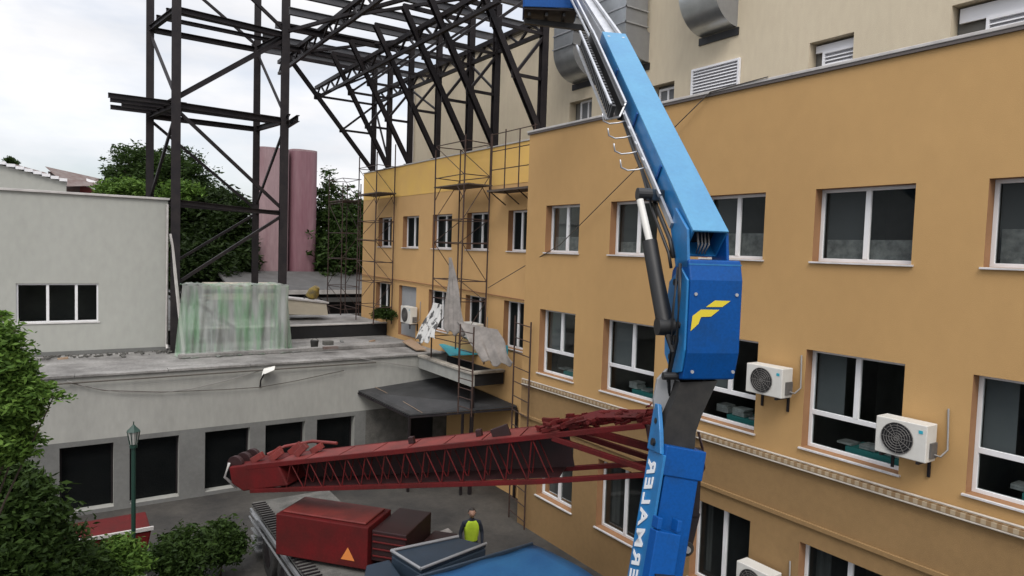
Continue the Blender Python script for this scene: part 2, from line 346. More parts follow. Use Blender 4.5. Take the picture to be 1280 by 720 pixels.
# side face at the corner, back faces
wm.add([(XN,YC,4.28),(XF,YC,4.28),(XF,YC,11.5),(XN,YC,11.5)],[(0,1,2,3)]); wlow.add([(XN,YC,-.05),(XF,YC,-.05),(XF,YC,4.28),(XN,YC,4.28)],[(0,1,2,3)])
FU = [(18.0,19.1),(20.3,21.86),(23.0,24.62),(25.87,27.44),(28.63,30.15)]
FL = [(18.0,19.2),(20.35,21.8),(23.1,24.8),(28.65,30.3)]
fh = [(a,b,8.08,9.42) for a,b in FU]+[(a,b,4.85,6.42) for a,b in FL]+[(25.95,27.69,4.25,6.42)]
wf = MB(); wall_mesh(wf, WX(XF), YC, 32.1, 4.0, 10.3, fh); wall_mesh(wf, WX(XF), YC, 32.1, -.05, 4.0, [])
wf.add([(XF,32.1,0),(17,32.1,0),(17,32.1,10.3),(XF,32.1,10.3)],[(0,1,2,3)])
wm.build('wall','orange',ob); wlow.build('shaded_lower_wall','ochre_shaded',ob); wf.build('far_wall','pinkish',ob)
yb = MB().box((XF-.012,YC+.01,10.3),(XF+.25,32.1,11.6)); yb.build('parapet','yellow',ob,label='bright yellow parapet band')
roof = MB().box((XN+.02,-6,11.2),(15,YC-.01,11.35)).box((XF+.26,YC,11.1),(15,32,11.25)); roof.build('roof','bitumen',ob)
cp = MB().box((XN-.06,-6,11.504),(XN+.35,YC+.06,11.56)); cp.build('coping','coping',ob,.01)
cp = MB().box((XN-.045,-6,11.45),(XN-.003,YC+.045,11.5)); cp.build('drip_edge','darkcap',ob)
cp = MB().box((XF-.05,YC+.08,11.603),(XF+.3,32.15,11.65)); cp.build('coping','coping',ob,.01)
# ledges with a notched brick course
ld = MB()
for dz in (.10,-.045):
    ld=MB().tube([(XN-.07,-6,4.38+dz),(XN-.07,16.3,4.26+dz)],.020,8); ld.build('wall_pipe','pipe',ob,smooth=True)
ld = MB().prism([(XN-.09,-6,4.34),(XN-.004,-6,4.34),(XN-.004,-6,4.42),(XN-.09,-6,4.42)],(0,22.3,-.09))
ld.build('brick_course','course',ob,.006)
ld = MB().box((XN-.055,-6,3.24),(XN-.004,YC,3.33)); ld.build('ledge','ochre_shaded',ob,.01)
ld = MB().tube([(XF-.05,17,6.5),(XF-.05,22,6.60),(XF-.05,32,6.68)],.022,6); ld.build('wall_conduit','reveal',ob,smooth=True)
for yy in (17.35,17.6): MB().tube([(XF-.06,yy,6.47),(XF-.06,yy,4.2)],.03,6).build('wall_conduit','pinkish',ob,smooth=True)
# rooms behind the glass
rm = MB()
for z in (3.55,7.2): rm.box((XN+.27,-6,z),(15.0,YC-.02,z+.12)); rm.box((XF+.27,YC+.02,z),(15.0,32,z+.12))
rm.box((14.9,-6,0),(14.99,32,11.1)); rm.box((XN+.27,-6,10.2),(14.9,YC-.02,10.3)); rm.box((XF+.27,YC+.02,10.2),(14.9,32,10.3))
for yy in (1.9,4.95,7.85,10.5,13.5): rm.box((XN+.27,yy,0),(14.9,yy+.1,10.2))
for yy in (16.5,19.7,22.4,25.3,28.2,31.8): rm.box((XF+.27,yy,0),(14.9,yy+.1,10.2))
rm.build('interior','room',ob)
bl = MB(); te = MB(); pp = MB()
for i,(a,b) in enumerate(H_mid):
    bl.box((XN+.34,b-(b-a)*[.48,.42,.4,.33,.27,.4][i],5.25),(XN+.36,b-.05,6.45))
    te.box((XN+.55,a-.2,4.50),(XN+1.15,b-(b-a)*.3,4.74))
    for k in range(3):
        yy = a+.3+k*.42; zz = 4.75
        for j in range(random.randint(1,4)): pp.box((XN+.6,yy+random.uniform(-.03,.03),zz),(XN+.9,yy+.28,zz+.035)); zz += .04
for i,(a,b) in enumerate(H_up):
    bl.box((XN+.34,b-(b-a)*.45,8.2),(XN+.35,b-.05,9.35))
for i,(a,b) in enumerate(H_up):
    pp.box((XN+.29,a+.1,8.1),(XN+.30,b-.1,8.1+[.42,.3,.5,.38,.55,.4][i]))  # pale boards added low behind the panes to imitate their reflection
cu=MB(); random.seed(5)
for lst,X0,z0,z1 in ((H_up,XN,8.1,9.36),(H_mid,XN,5.3,6.46),(H_gr,XN,1.2,2.9),(FU,XF,8.1,9.4),(FL,XF,4.9,6.4)):
    for (a,b) in lst:
        fr_=random.choice((.12,.2,.28,.16)); n_=24; L0=b-(b-a)*fr_; rows_=[]
        for j in range(2): rows_.append([V((X0+.5+.025*sin(i*1.9),L0+(b-.04-L0)*i/n_,(z0,z1)[j])) for i in range(n_+1)])
        cu.grid(rows_)
cu.build('curtains','curtain',ob)
bl.build('blinds','blind',ob); te.build('bench','teal',ob); pp.build('papers_and_reflections','paper_reflect',ob)
for a,b in H_up: window(ob, WX(XN), a, b, *upz, glass='frosted')
for a,b in H_mid: window(ob, WX(XN), a, b, *midz, transom=.36)
for a,b in H_gr: window(ob, WX(XN), a, b, *grz, transom=None, glass='frosted')
for a,b in FU: window(ob, WX(XF), a, b, 8.08, 9.42, glass='far_glass')
for a,b in FL: window(ob, WX(XF), a, b, 4.85, 6.42, glass='far_glass')
dr = MB().box((XF+.14,25.95,4.25),(XF+.2,27.69,6.42)); rvd=MB().add([(XF,25.95,4.25),(XF,27.69,4.25),(XF,27.69,6.42),(XF,25.95,6.42),(XF+.2,25.95,4.25),(XF+.2,27.69,4.25),(XF+.2,27.69,6.42),(XF+.2,25.95,6.42)],[(0,1,5,4),(1,2,6,5),(2,3,7,6),(3,0,4,7)]); rvd.build('door_reveal','reveal',ob)
d = dr.build('door','boarded',ob,.01,label='grey boarded door opening')

# cable strung across the facade
def cable(name,label,pts,r,m_='cable'):
    o = MB().tube(pts, r, 5).build(name, m_, None, smooth=2); tag(o,label,'cable'); return o
cable('cable','dark cable running diagonally up the ochre facade behind the blue boom',
      [at('X',610,360,11.9), at('X',700,306,11.25), at('X',800,206,11.2), at('X',830,172,11.2), at('X',888,115,11.33), at('X',960,96,11.33)], .012)

# ---------------------------------------------------------------- beige upper block
bb = empty('beige_building', (18,12,11), 'tall plain beige block rising behind the ochre wing parapet', 'building')
lv = [(11.96,13.6,12.35,13.35),(6.8+2.1,10.0,12.2,13.28),(4.9,6.87,12.1,13.3),(18.0,19.22,12.2,13.34),(14.3,15.2,12.2,13.2)]
ductholes = [(18.6,19.9,13.6,14.6),(16.0,17.2,13.6,14.8),(12.2,13.6,13.9,14.9)]
wb = MB(); rb = MB(); wall_mesh(wb, WX(15), -8, 32.5, 11.0, 16.5, [lv[1],lv[2],lv[3],lv[4]])
wb.add([(15,32.5,0),(26,32.5,0),(26,32.5,16.5),(15,32.5,16.5)],[(0,1,2,3)])
wb.add([(15,-8,16.5),(26,-8,16.5),(26,32.5,16.5),(15,32.5,16.5)],[(0,1,2,3)])
wb.build('wall','beige',bb)
for a_,b_,c_,e_ in lv[1:]:
    MB().add([(15,a_,c_),(15,b_,c_),(15,b_,e_),(15,a_,e_),(15.3,a_,c_),(15.3,b_,c_),(15.3,b_,e_),(15.3,a_,e_)],[(0,1,5,4),(1,2,6,5),(2,3,7,6),(3,0,4,7)]).build('window_reveal','beige',bb)
MB().box((15.33,-8,11),(15.4,20,14)).build('inner_wall','room',bb)
MB().box((14.93,-8,16.505),(15.3,32.55,16.58)).build('coping','coping',bb)
MB().tube([(14.9,31.8,11.2),(14.9,31.8,16.45)],.06,8).build('downpipe','coping',bb)
def louvre(u0,u1,z0,z1,ins):
    f = MB(); X=15+ins
    for (a,b,c,e) in ((u0,u1,z0,z0+.06),(u0,u1,z1-.06,z1),(u0,u0+.06,z0+.06,z1-.06),(u1-.06,u1,z0+.06,z1-.06)): f.box((X-.05,a,c),(X+.03,b,e))
    o = f.build('louvre_window','louvre',bb,.004)
    s = MB(); z = z0+.1
    while z < z1-.1:
        s.prism([(X-.035,u0+.06,z),(X+.01,u0+.06,z+.045),(X+.016,u0+.06,z+.04),(X-.03,u0+.06,z-.006)],(0,u1-u0-.12,0)); z += .085
    s.build('slats','louvre',o)
    MB().add([(X+.025,u0,z0),(X+.025,u1,z0),(X+.025,u1,z1),(X+.025,u0,z1)],[(0,1,2,3)]).build('backing','louvre_gap',o)
louvre(lv[0][0],lv[0][1],lv[0][2],lv[0][3],-.04)
louvre(8.9,9.75,12.2,13.05,.2); louvre(4.95,6.3,12.1,12.95,.2)
for a,b,c,e in ((18.0,18.85,12.2,13.34),(14.35,15.1,12.2,13.1)):
    f = MB(); X=15.2; f.box((X,a,c),(X+.05,a+.07,e)).box((X,b-.07,c),(X+.05,b,e)).box((X,a+.07,e-.07),(X+.05,b-.07,e)).box((X,(a+b)/2-.03,c),(X+.05,(a+b)/2+.03,e-.07))
    o = f.build('window','pvc',bb); MB().add([(X+.03,a,c),(X+.03,b,c),(X+.03,b,e),(X+.03,a,e)],[(0,1,2,3)]).build('pane','blind',o)
MB().box((15.2,9.0,13.05),(15.26,9.95,13.22)).build('shutter_box','louvre',bb); MB().box((15.2,5.0,12.96),(15.26,6.8,13.25)).build('shutter_box','louvre',bb)

# ventilation ducts bending into the beige wall
def duct(y0,y1,zb,out,label):
    r = empty('ventilation_duct',(15,(y0+y1)/2,zb),label,'duct','galvanised ducts on the beige wall')
    Rr = out; zc = zb+Rr; n=10; sec=[]
    # centre of elbow at (15, zc): outer radius Rr, inner .12
    outer=[(15-Rr,zc+3.2)]+[(15-Rr*cos(k*pi/2/n),zc-Rr*sin(k*pi/2/n)) for k in range(n+1)]+[(15.03,zb)]
    inner=[(15-.12,zc+3.2)]+[(15-.12*cos(k*pi/2/n),zc-.12*sin(k*pi/2/n)) for k in range(n+1)]+[(15.03,zc-.12)]
    mb=MB(); rows=[]
    for (ox,oz) in outer: rows.append([V((ox,y0,oz)),V((ox,y1,oz))])
    mb.grid(rows); mb.build('curved_skin','duct',r,smooth=True)
    sidem=MB()
    for yy in (y0,y1):
        for i in range(len(outer)-1):
            a,b=outer[i],outer[i+1]; c,d_=inner[i+1],inner[i]
            sidem.add([(a[0],yy,a[1]),(b[0],yy,b[1]),(c[0],yy,c[1]),(d_[0],yy,d_[1])],[(0,1,2,3)])
    sidem.build('side_panel','duct_side',r)
    fl=MB()
    for zz in (zc,zc+.45,zc+.9,zc+1.5,zc+2.1):
        fl.box((15-Rr-.03,y0-.035,zz),(15-.1,y0+.0-.003,zz+.04)); fl.box((15-Rr-.03,y0-.035,zz),(15-Rr-.003,y1+.035,zz+.04))
    fl.build('flange','alu',r)
    cv=MB().box((14.96,y0-.07,zb-.22),(15.0-.004,y1+.07,zb-.02)); cv.build('wall_flange','black',r)
    return r
duct(17.95,19.0,13.95,.95,'galvanised duct elbow on beige wall, leftmost, left of the silver boom extension')
duct(15.4,16.75,13.95,1.0,'galvanised duct elbow on beige wall immediately right of the boom tip')
duct(12.15,13.35,14.2,1.0,'galvanised duct elbow at the picture top, above the surface mounted louvre')

# ---------------------------------------------------------------- air conditioners
def ac(label, y0, y1, z0, z1, X, group='air conditioner units on the ochre wall'):
    r = empty('air_conditioner', (X-.25,(y0+y1)/2,z0), label, 'air conditioner', group)
    x0,x1 = X-.42, X-.1
    MB().box((x0,y0,z0),(x1,y1,z1)).build('casing','white',r,.015)
    yc = y0+(y1-y0)*.56; zc=(z0+z1)/2; rad=(z1-z0)*.42
    fan=MB().disc((x0-.004,yc,zc),(1,0,0),rad,.012,28); fan.build('fan_recess','black',r)
    gr=MB()
    for k in range(1,7):
        rr=rad*k/6.; gr.tube([(x0-.016,yc+cos(t*pi/12)*rr,zc+sin(t*pi/12)*rr) for t in range(25)],.006,4,False)
    for k in range(12): gr.tube([(x0-.016,yc,zc),(x0-.016,yc+cos(k*pi/6)*rad,zc+sin(k*pi/6)*rad)],.005,4)
    gr.build('fan_grille','grille',r)
    b=MB()
    for yy in (y0+.1,y1-.12): b.box((x0,yy,z0-.045),(X-.003,yy+.04,z0-.005)).box((X-.04,yy,z0-.3),(X-.003,yy+.04,z0-.046))
    b.build('bracket','steel',r)
    MB().tube([(x0+.2,y0-.01,z0+.12),(x0+.25,y0-.1,z0+.1),(X-.05,y0-.14,z0+.2),(X-.02,y0-.1,z1+.25)],.016,6).build('pipes','cable_light',r,smooth=2)
    MB().box((x1-.22,y0-.03,z0+.06),(x1-.03,y0-.002,z0+.3)).build('valve_cover','grille',r)
    MB().box((x0-.006,y0+.06,z1-.14),(x0-.001,y0+.12,z1-.09)).build('badge','teal_sheet',r)
    return r
ac('white air conditioner just right of the blue knuckle box, beside a dark window',7.50,8.28,5.55,6.10,XN)
ac('white air conditioner with loose pale hoses, overlapping the right window edge',4.98,5.76,5.06,5.64,XN)
ac('white air conditioner lowest on the wall, cut by the bottom of the picture',7.5,8.28,1.62,2.22,XN)
ac('small white air conditioner in front of the grey boarded door',25.6,26.55,4.92,5.62,XF)
ac('small white air conditioner behind the torn grey sheeting near the scaffold',20.3,21.2,4.95,5.5,XF)

# ---------------------------------------------------------------- low white building
lb = empty('low_building',(2,25,0),'single storey grey-white annex with square dark windows and flat concrete roof','building')
WL = WY(23); lh=[(a,b,.1,2.05) for a,b in ((-4.9,-3.3),(-2.7,-1.2),(-.6,1.0-.55+.05),(1.25-1.2,1.5),(1.9,3.2),(3.86,5.35),(5.72,7.15),(7.45,8.95))]
lh=[(-4.9,-3.3,.1,2.05),(-2.7,-1.2,.1,2.05),(-1.0+.3,.52,.1,2.05),(.9-.85+.0,.06,.1,2.05)][:3]+[(0.95-.05,1.0,.1,2.05)][:0]
lh=[(-5.0,-3.4),(-3.1,-1.55),(-1.2,.46),(.03+.6,1.5),(1.77,3.2),(3.86,5.3),(5.71,7.1),(7.43,8.85)]
lh=[(-5.0,-3.4),(-2.9,-1.4),(-1.05,.40),(0.0,0.0),(1.77-1.0,1.42),(1.77+.1,3.2),(3.86,5.3),(5.71,7.1),(7.43,8.85)]
lh=[(a,b,.12,2.05) for a,b in [(-4.6,-3.2),(-2.85,-1.35),(-.98,.45),(.95-.25+.03*0,1.35+.0)] if 1][:3]+[(a,b,.12,2.05) for a,b in [(.03+.9-.93+.0,1.38),(1.77,3.1),(3.86,5.25),(5.71,7.05),(7.43,8.8)] if 1]
lh=[(-4.4,-2.9,.12,2.05),(-2.45,-.95,.12,2.05),(-.5,.0-.0,.12,2.05)][:2]+[(a,b,.12,2.05) for a,b in [(-.55,-.45+.1)]][:0]+[(a,b,.12,2.05) for a,b in [(0.02,1.36),(1.77,3.12),(3.86,5.22),(5.71,7.02),(7.43,8.78)]]
wl=MB(); wp=MB(); rl=MB()
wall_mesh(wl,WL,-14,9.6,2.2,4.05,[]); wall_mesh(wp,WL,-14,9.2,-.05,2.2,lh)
wl.add([(9.6,23,2.2),(XF,23,2.2),(XF,23,4.05),(9.6,23,4.05)],[(0,1,2,3)])
wl.build('wall','low_wall',lb); wp.build('shaded_lower_wall','dark_grey',lb)  # lower band is the same wall with shading painted into its colour
bk=MB(); wall_mesh(bk,WL,9.2,XF,-.05,2.2,[(10.9,11.9,0,2.0)]); bk.build('block_wall','brick',lb,label='bare blockwork section under the black awning')
MB().box((-14,23.36,0),(XF-.01,23.4,3.9)).build('inner_wall','bitumen',lb)
MB().box((-14,23.01,3.95),(XF-.005,28.9,4.06)).build('roof','roofing',lb)
cpb=MB()
x=-14
while x<12.3:
    x2=min(x+2.4,12.4); cpb.box((x,22.93,4.064),(x2-.012,23.32,4.13+random.uniform(0,.015))); x=x2
cpb.build('roof_edge','roofing',lb,.01)
MB().box((3.4,25.3,4.065),(12.45,25.55,4.2)).build('roof_kerb','roofing',lb,.015)
for h in lh:
    f=MB(); a,b,c,e=h; i=.3
    f.box((a,23+i,e-.05),(b,23+i+.05,e)).box((b-.05,23+i,c),(b,23+i+.05,e-.05)).box((a,23+i,c),(a+.05,23+i+.05,e-.05))
    o=f.build('window','steel',lb); MB().add([(a,23,c),(b,23,c),(b,23,e),(a,23,e),(a,23.35,c),(b,23.35,c),(b,23.35,e),(a,23.35,e)],[(0,1,5,4),(1,2,6,5),(2,3,7,6),(3,0,4,7)]).build('reveal','low_wall',o); MB().add([(a,23.33,c),(b,23.33,c),(b,23.33,e),(a,23.33,e)],[(0,1,2,3)]).build('pane','glass',o)
# higher roof level behind, with a bitumen faced upstand
ur=empty('rear_annex',(8,31,4),'low rear annex with black bitumen upstand and pale roof edge','building')
MB().box((3.4,28.9,3.9),(XF-.02,28.99,4.6)).build('upstand','bitumen',ur)
MB().box((3.4,28.86,4.605),(XF-.02,29.05,4.66)).build('coping','coping',ur)
MB().box((3.4,29.06,4.5),(XF-.03,33.5,4.6)).build('roof','roofing',ur)
MB().box((3.4,33.5,0),(XF+2,33.6,4.6)).build('wall','dark_grey',ur)

# small projecting enclosure between the annex and the ochre wall
en=empty('roof_enclosure',(11.8,21,0),'small open topped enclosure with pale worn rim beside the ochre wall','enclosure')
MB().box((11.2,19.0,3.62),(11.32,22.92,4.02)).build('wall','low_wall',en); MB().box((11.321,19.0,3.62),(12.45,19.1,4.02)).build('front_wall','bitumen',en)
MB().box((11.325,19.102,3.7),(11.34,22.92,4.0)).box((12.40,19.102,3.7),(12.45,22.92,4.0)).build('lining','bitumen',en)
MB().box((11.26,19.05,0),(11.36,19.15,3.61)).build('post','steel',en)
MB().box((11.14,18.94,4.023),(11.42,22.9,4.11)).box((11.43,18.94,4.023),(12.46,19.2,4.11)).build('rim','rim',en,.015)
MB().box((11.345,19.11,3.63),(12.45,22.92,3.69)).build('floor','bitumen',en)
# awning
aw=empty('awning',(10.5,22,2),'black sheet metal lean-to awning on the annex wall','awning')
a_=at('Y',448,488,22.98); A=[a_,at('Z',512,518,a_.z-.35),at('X',646,507,12.42),V((12.42,22.98,a_.z+.25))]
MB().prism(A,(0,0,-.05)).build('sheet','awning',aw)
fr=MB(); 
for i in range(4): fr.bar(A[i]+V((0,0,-.1)),A[(i+1)%4]+V((0,0,-.1)),.06,.06)
for t in (.33,.66): fr.bar(A[0].lerp(A[3],t)+V((0,0,-.1)),A[1].lerp(A[2],t)+V((0,0,-.1)),.05,.05)
fr.build('frame','steel',aw)
for p in (A[1],A[1].lerp(A[2],.5),A[2]): MB().bar((p.x,p.y,0),p+V((0,0,-.13)),.07,.07).build('post','steel',aw)
MB().tube([A[0].lerp(A[3],.18)+V((0,0,.02)),A[0].lerp(A[3],.22).lerp(A[1].lerp(A[2],.1),.5)+V((0,0,.03)),A[1].lerp(A[2],.12)+V((0,0,.02))],.008,5).build('seam','wood',aw)

# ---------------------------------------------------------------- raised white building at left
wbld=empty('white_building',(-3,32,4),'grey-white rendered upper building with one three-pane window, left of the steel tower','building')
WB=WY(27.5); x1=3.32
wx=MB(); rx=MB(); wall_mesh(wx,WB,-14,x1,4.06,9.5,[(-1.14,1.17,5.18,6.5)])
wx.add([(x1,27.5,4.06),(x1,38,4.06),(x1,38,9.5),(x1,27.5,9.5)],[(0,1,2,3)])
wx.build('wall','white_wall',wbld)
MB().box((-14,27.42,9.504),(x1+.05,27.8,9.58)).build('coping','coping',wbld,.01)
MB().box((-14,27.81,9.2),(x1-.01,38,9.45)).build('roof','roofing',wbld)
MB().box((-3,30,4.1),(3,30.1,9)).box((-3,27.7,5.0),(3,30,5.05)).build('interior','room',wbld)
window(wbld,WB,-1.14,1.17,5.18,6.5,inset=.06,mull=(.37,.72),fw=.055,over=.03,rev='white_wall')
MB().box((-14,27.44,4.07),(x1+.02,27.495,4.2)).build('base_flashing','dark_grey',wbld)
# gabled wall behind
gb=empty('gabled_building',(-4,34,4),'pale grey gable wall with white tiled verge behind the white building','building')
P=[(-14,34,6),(at('Y',83,243,34)).to_tuple(),(at('Y',83,228,34)).to_tuple(),(at('Y',0,206,34)).to_tuple(),(-14,34,14.2)]
MB().prism(P,(0,3,0)).build('wall','white_wall',gb)
a=at('Y',84,227,33.95); b=at('Y',0,204,33.95); d_=(b-a).normalized(); tl=MB(); n=int((b-a).length/.3)+20
for k in range(n): tl.box(tuple(a+d_*.3*k+V((-.27,-.1,0))),tuple(a+d_*.3*k+V((0,3,.12))))
tl.build('verge_tiles','louvre',gb)
# red house
rh=empty('red_house',(2,60,0),'old red walled house with sagging dark tile roof beyond the gable','house')
a=at('D',84,240,62); b=at('D',124,243,64); 
MB().prism([a+V((0,0,-8)),b+V((0,0,-8)),b+V((0,0,.3)),a+V((0,0,1.2))],(0,5,0)).build('wall','brick_red',rh)
q=[at('D',56,208,60),at('D',128,224,63),at('D',126,232,60),at('D',84,233,58)]
MB().prism([q[0],q[1],q[2],q[3]],(0,3,.25)).build('roof','tile',rh)
MB().prism([at('D',60,214,61),at('D',100,220,62),at('D',100,244,62),at('D',60,244,61)],(0,2,0)).build('upper_wall','tile',rh)
MB().prism([at('D',108,223,61),at('D',121,227,61),at('D',121,236,61),at('D',108,233,61)],(0,.5,0)).build('window','louvre',rh)
rh2=empty('tiled_house',(-4,70,0),'distant house with long low weathered tile roof behind the gable','house')
q=[at('D',18,205,70),at('D',58,216,72),at('D',58,222,68),at('D',16,212,66)]
MB().prism(q,(0,5,.2)).build('roof','tile',rh2); MB().prism([at('D',16,208,71),at('D',56,218,71),at('D',56,240,71),at('D',16,240,71)],(0,4,0)).build('wall','tile',rh2)

# ---------------------------------------------------------------- silos
def silo(x0,x1,y0,dep,ztop,m_,label):
    r=empty('silo',((x0+x1)/2,y0,0),label,'silo','pink silos beyond the roofs'); rad=.55; pts=[]
    for cx,cy,a0 in ((x1-rad,y0+dep-rad,0),(x0+rad,y0+dep-rad,90),(x0+rad,y0+rad,180),(x1-rad,y0+rad,270)):
        for k in range(7):
            a=radians(a0+k*15); pts.append((cx+cos(a)*rad,cy+sin(a)*rad,0))
    MB().prism(pts,(0,0,ztop)).build('shaft',m_,r,smooth=True)
    MB().prism([(p[0]*1.0,p[1],ztop+.003) for p in pts],(0,0,.12)).build('cap','silo',r)
silo(10.35,12.3,44,2.2,13.9,'silo','pale pink silo with peeling red streaks near its top, left of the pair')
silo(12.42,14.15,44.2,2.0,14.0,'silo2','rose pink silo with dark red shaded side, right of the pair')

# buildings and roofs beyond the annex
tr=empty('shed_building',(12,40,0),'low shed with grey tin roof in front of the pink silos','shed')
MB().box((8.3,40,0),(20,46,5.4)).build('wall','bitumen',tr)
MB().prism([(7.9,39.2,5.35),(20,39.2,5.35),(20,43.9,6.2),(7.9,43.9,6.2)],(0,0,.12)).build('roof','tin',tr)
MB().box((7.9,39.1,5.2),(20,39.18,5.45)).build('fascia','coping',tr)
MB().box((7.9,38.9,4.75),(20,38.98,5.0)).build('gutter_board','tin',tr)
cw=empty('cream_outbuilding',(9,33,0),'low cream rendered outbuilding behind the black roof upstand','building')
P=[at('Y',357,374,31),at('Y',408,380,31),at('Y',410,394,31),at('Y',357,393,31)]
MB().prism(P,(0,1.5,0)).build('wall','cream',cw)
MB().prism([P[0]+V((-.1,-.06,.02)),P[1]+V((.1,-.06,.02)),P[1]+V((.1,1.6,.02)),P[0]+V((-.1,1.6,.02))],(0,0,.07)).build('coping','coping',cw)
P=[at('Y',262,356,32.5),at('Y',356,356,32.5),at('Y',356,375,32.5),at('Y',262,375,32.5)]
cw2=MB().prism(P,(0,2,0)); o=cw2.build('low_wall','cream'); tag(o,'cream rendered low wall showing just above the green plastic tent','wall')
mxr=empty('cement_mixer',at('Y',390,378,32.0),'small yellow cement mixer standing on the rear roof','cement mixer')
c=at('Y',389,367,32.0)
MB().tube([c+V((.0,.0,-.32)),c+V((0,0,-.15)),c+V((.1,-.1,.1)),c+V((.22,-.2,.33))],lambda t:[.15,.27,.27,.13][min(3,int(t*3.01))],14).build('drum','yellow_paint',mxr,smooth=True)
MB().tube([c+V((-.3,0,-.1)),c+V((-.45,0,-.8))],.03,6).tube([c+V((.3,0,-.1)),c+V((.9,-.1,-.75))],.03,6).tube([c+V((-.5,.3,-.8)),c+V((.9,.3,-.8))],.03,6).build('stand','steel',mxr)

# ---------------------------------------------------------------- steel tower and helipad frame
st=empty('steel_tower',(5.2,28.7,4.1),'dark four legged steel tower with bracing standing on the annex roof','steel tower')
NLc,NRc,BLc,BRc=(3.5,27.0),(7.4,27.5),(3.0,30.2),(7.0,30.3)
def c3(c,z): return V((c[0],c[1],z))
for c,wd,zb in ((NLc,.34,4.06),(NRc,.32,4.06),(BLc,.30,4.06),(BRc,.28,4.06)):
    MB().ibeam(c3(c,zb),c3(c,19),wd*.9,wd,(.13,1,0),.03).bar(c3(c,zb)+V((0,0,0)),c3(c,zb+.04),wd*1.7,wd*1.7,(0,1,0)).build('column','steel',st)
def tb(a,b,w_=.12,h_=.16,name='beam'): MB().ibeam(a,b,w_,h_,(0,0,1),.018).build(name,'steel',st)
for z in (12.85,16.15):
    for dz in (0,.0):
        pass
    tb(c3(NLc,z),c3(NRc,z),.18,.2); tb(c3(BLc,z-.0),c3(BRc,z-.0),.18,.2)
    tb(c3(BLc,z+.02),c3(NLc,z+.02),.16,.2); tb(c3(BRc,z+.02),c3(NRc,z+.02),.16,.2)
    tb(c3((3.3,28.1),z+.24),c3((7.6,28.5),z+.24),.14,.14); tb(c3((3.1,29.2),z+.24),c3((7.4,29.4),z+.24),.14,.14)
tb(c3(NLc,9.45),c3(NRc,9.25),.14,.16); tb(c3(BLc,9.5),c3(BRc,9.4),.14,.16); tb(c3(BRc,9.4),c3(NRc,9.3),.14,.16); tb(c3(BLc,9.5),c3(NLc,9.5),.14,.16)
for dy,dx in ((0,.0),(.8,.1),(1.6,.5),(2.4,.2)):
    tb(V((1.45+dx-dy*.0,27.4+dy,12.95)),V((3.9,27.5+dy,12.98)),.14,.16,'stub_beam')
for dx in (.0,.35): tb(V((7.35+dx,26.7,12.9)),V((7.7+dx*.3,28.6,12.9)),.12,.24,'stub_beam')
def br(a,b,w_=.11): MB().bar(a,b,w_,w_).build('brace','steel',st)
br(c3(NLc,13.05),c3(NRc,16.0)); br(c3(BLc,13.05),c3(BRc,16.0),.1); br(c3(NLc,13.05)+V((.1,.2,.2)),c3(NRc,16.0)+V((0,.2,.15)),.08)
br(c3(NLc,12.7),c3(NRc,9.4)); br(c3(BLc,12.7),c3(BRc,9.5),.1)
br(c3(NLc,6.5),c3(NRc,9.2)); br(c3(BLc,6.6),c3(BRc,9.3),.1)
br(c3(NRc,16.3),c3(NLc,19)); br(c3(BRc,16.3),c3(BLc,19),.1)
br(c3(BLc,16.0),c3(NLc,13.1),.09); br(c3(NLc,12.6),c3(BLc,9.6),.09); br(c3(BRc,16.0),c3(NRc,13.1),.08); br(c3(NRc,12.6),c3(BRc,9.6),.08)
br(c3(NLc,16.4),c3(BLc,18.9),.09)
MB().tube([V((3.75,26.75,4.1)),V((3.35,26.9,8.3))],.06,6).build('drain_pipe','coping',st)

hf=empty('helipad_frame',(11,25,11.6),'dark steel helipad substructure of trusses, struts and purlins above the ochre parapet','steel frame')
YS=[17.75,20.55,22.35,24.9,27.5,29.75,31.6]
xp=12.75
for i,yy in enumerate(YS):
    last=(i==6); zb=11.66 if yy>YC else 11.56
    pw=.22 if i<3 else .2
    MB().ibeam((xp,yy,zb),(xp,yy,16.6),pw,pw,(0,1,0),.03).build('post','steel',hf)
    sl=1.16 if last else 1.74
    zt=16.45; xt=xp-(zt-zb)/sl
    MB().ibeam((xp,yy,zb+.05),(xt,yy,zt),pw*.85,pw*.85,(0,1,0),.025).build('strut','steel',hf)
    nx=lambda z: xp-(z-zb)/sl
    for z in (13.5,14.9): MB().bar((nx(z),yy,z),(xp,yy,z),.09,.09).build('tie','steel',hf)
    MB().bar((nx(13.5),yy,13.5),(xp,yy,14.85),.09,.09).build('web','steel',hf)
    MB().bar((nx(14.9),yy,14.9),(xp,yy,16.4),.09,.09).build('web','steel',hf)
    MB().bar((xt,yy,16.45),(xp,yy,16.45),.12,.14).build('tie','steel',hf)
    MB().box((nx(14.9)-.14,yy-.03,14.74),(nx(14.9)+.16,yy+.03,15.06)).box((nx(13.5)-.12,yy-.03,13.38),(nx(13.5)+.14,yy+.03,13.64)).box((xp-.2,yy-.14,zb-.04),(xp+.16,yy+.14,zb+.04)).build('gusset','steel',hf)
# purlins
for k in range(8):
    yy=18.7+2*k
    MB().ibeam((7.3,yy,16.85),(17.2,yy,16.95),.16,.27,(0,0,1),.02).build('purlin','steel_grey',hf)
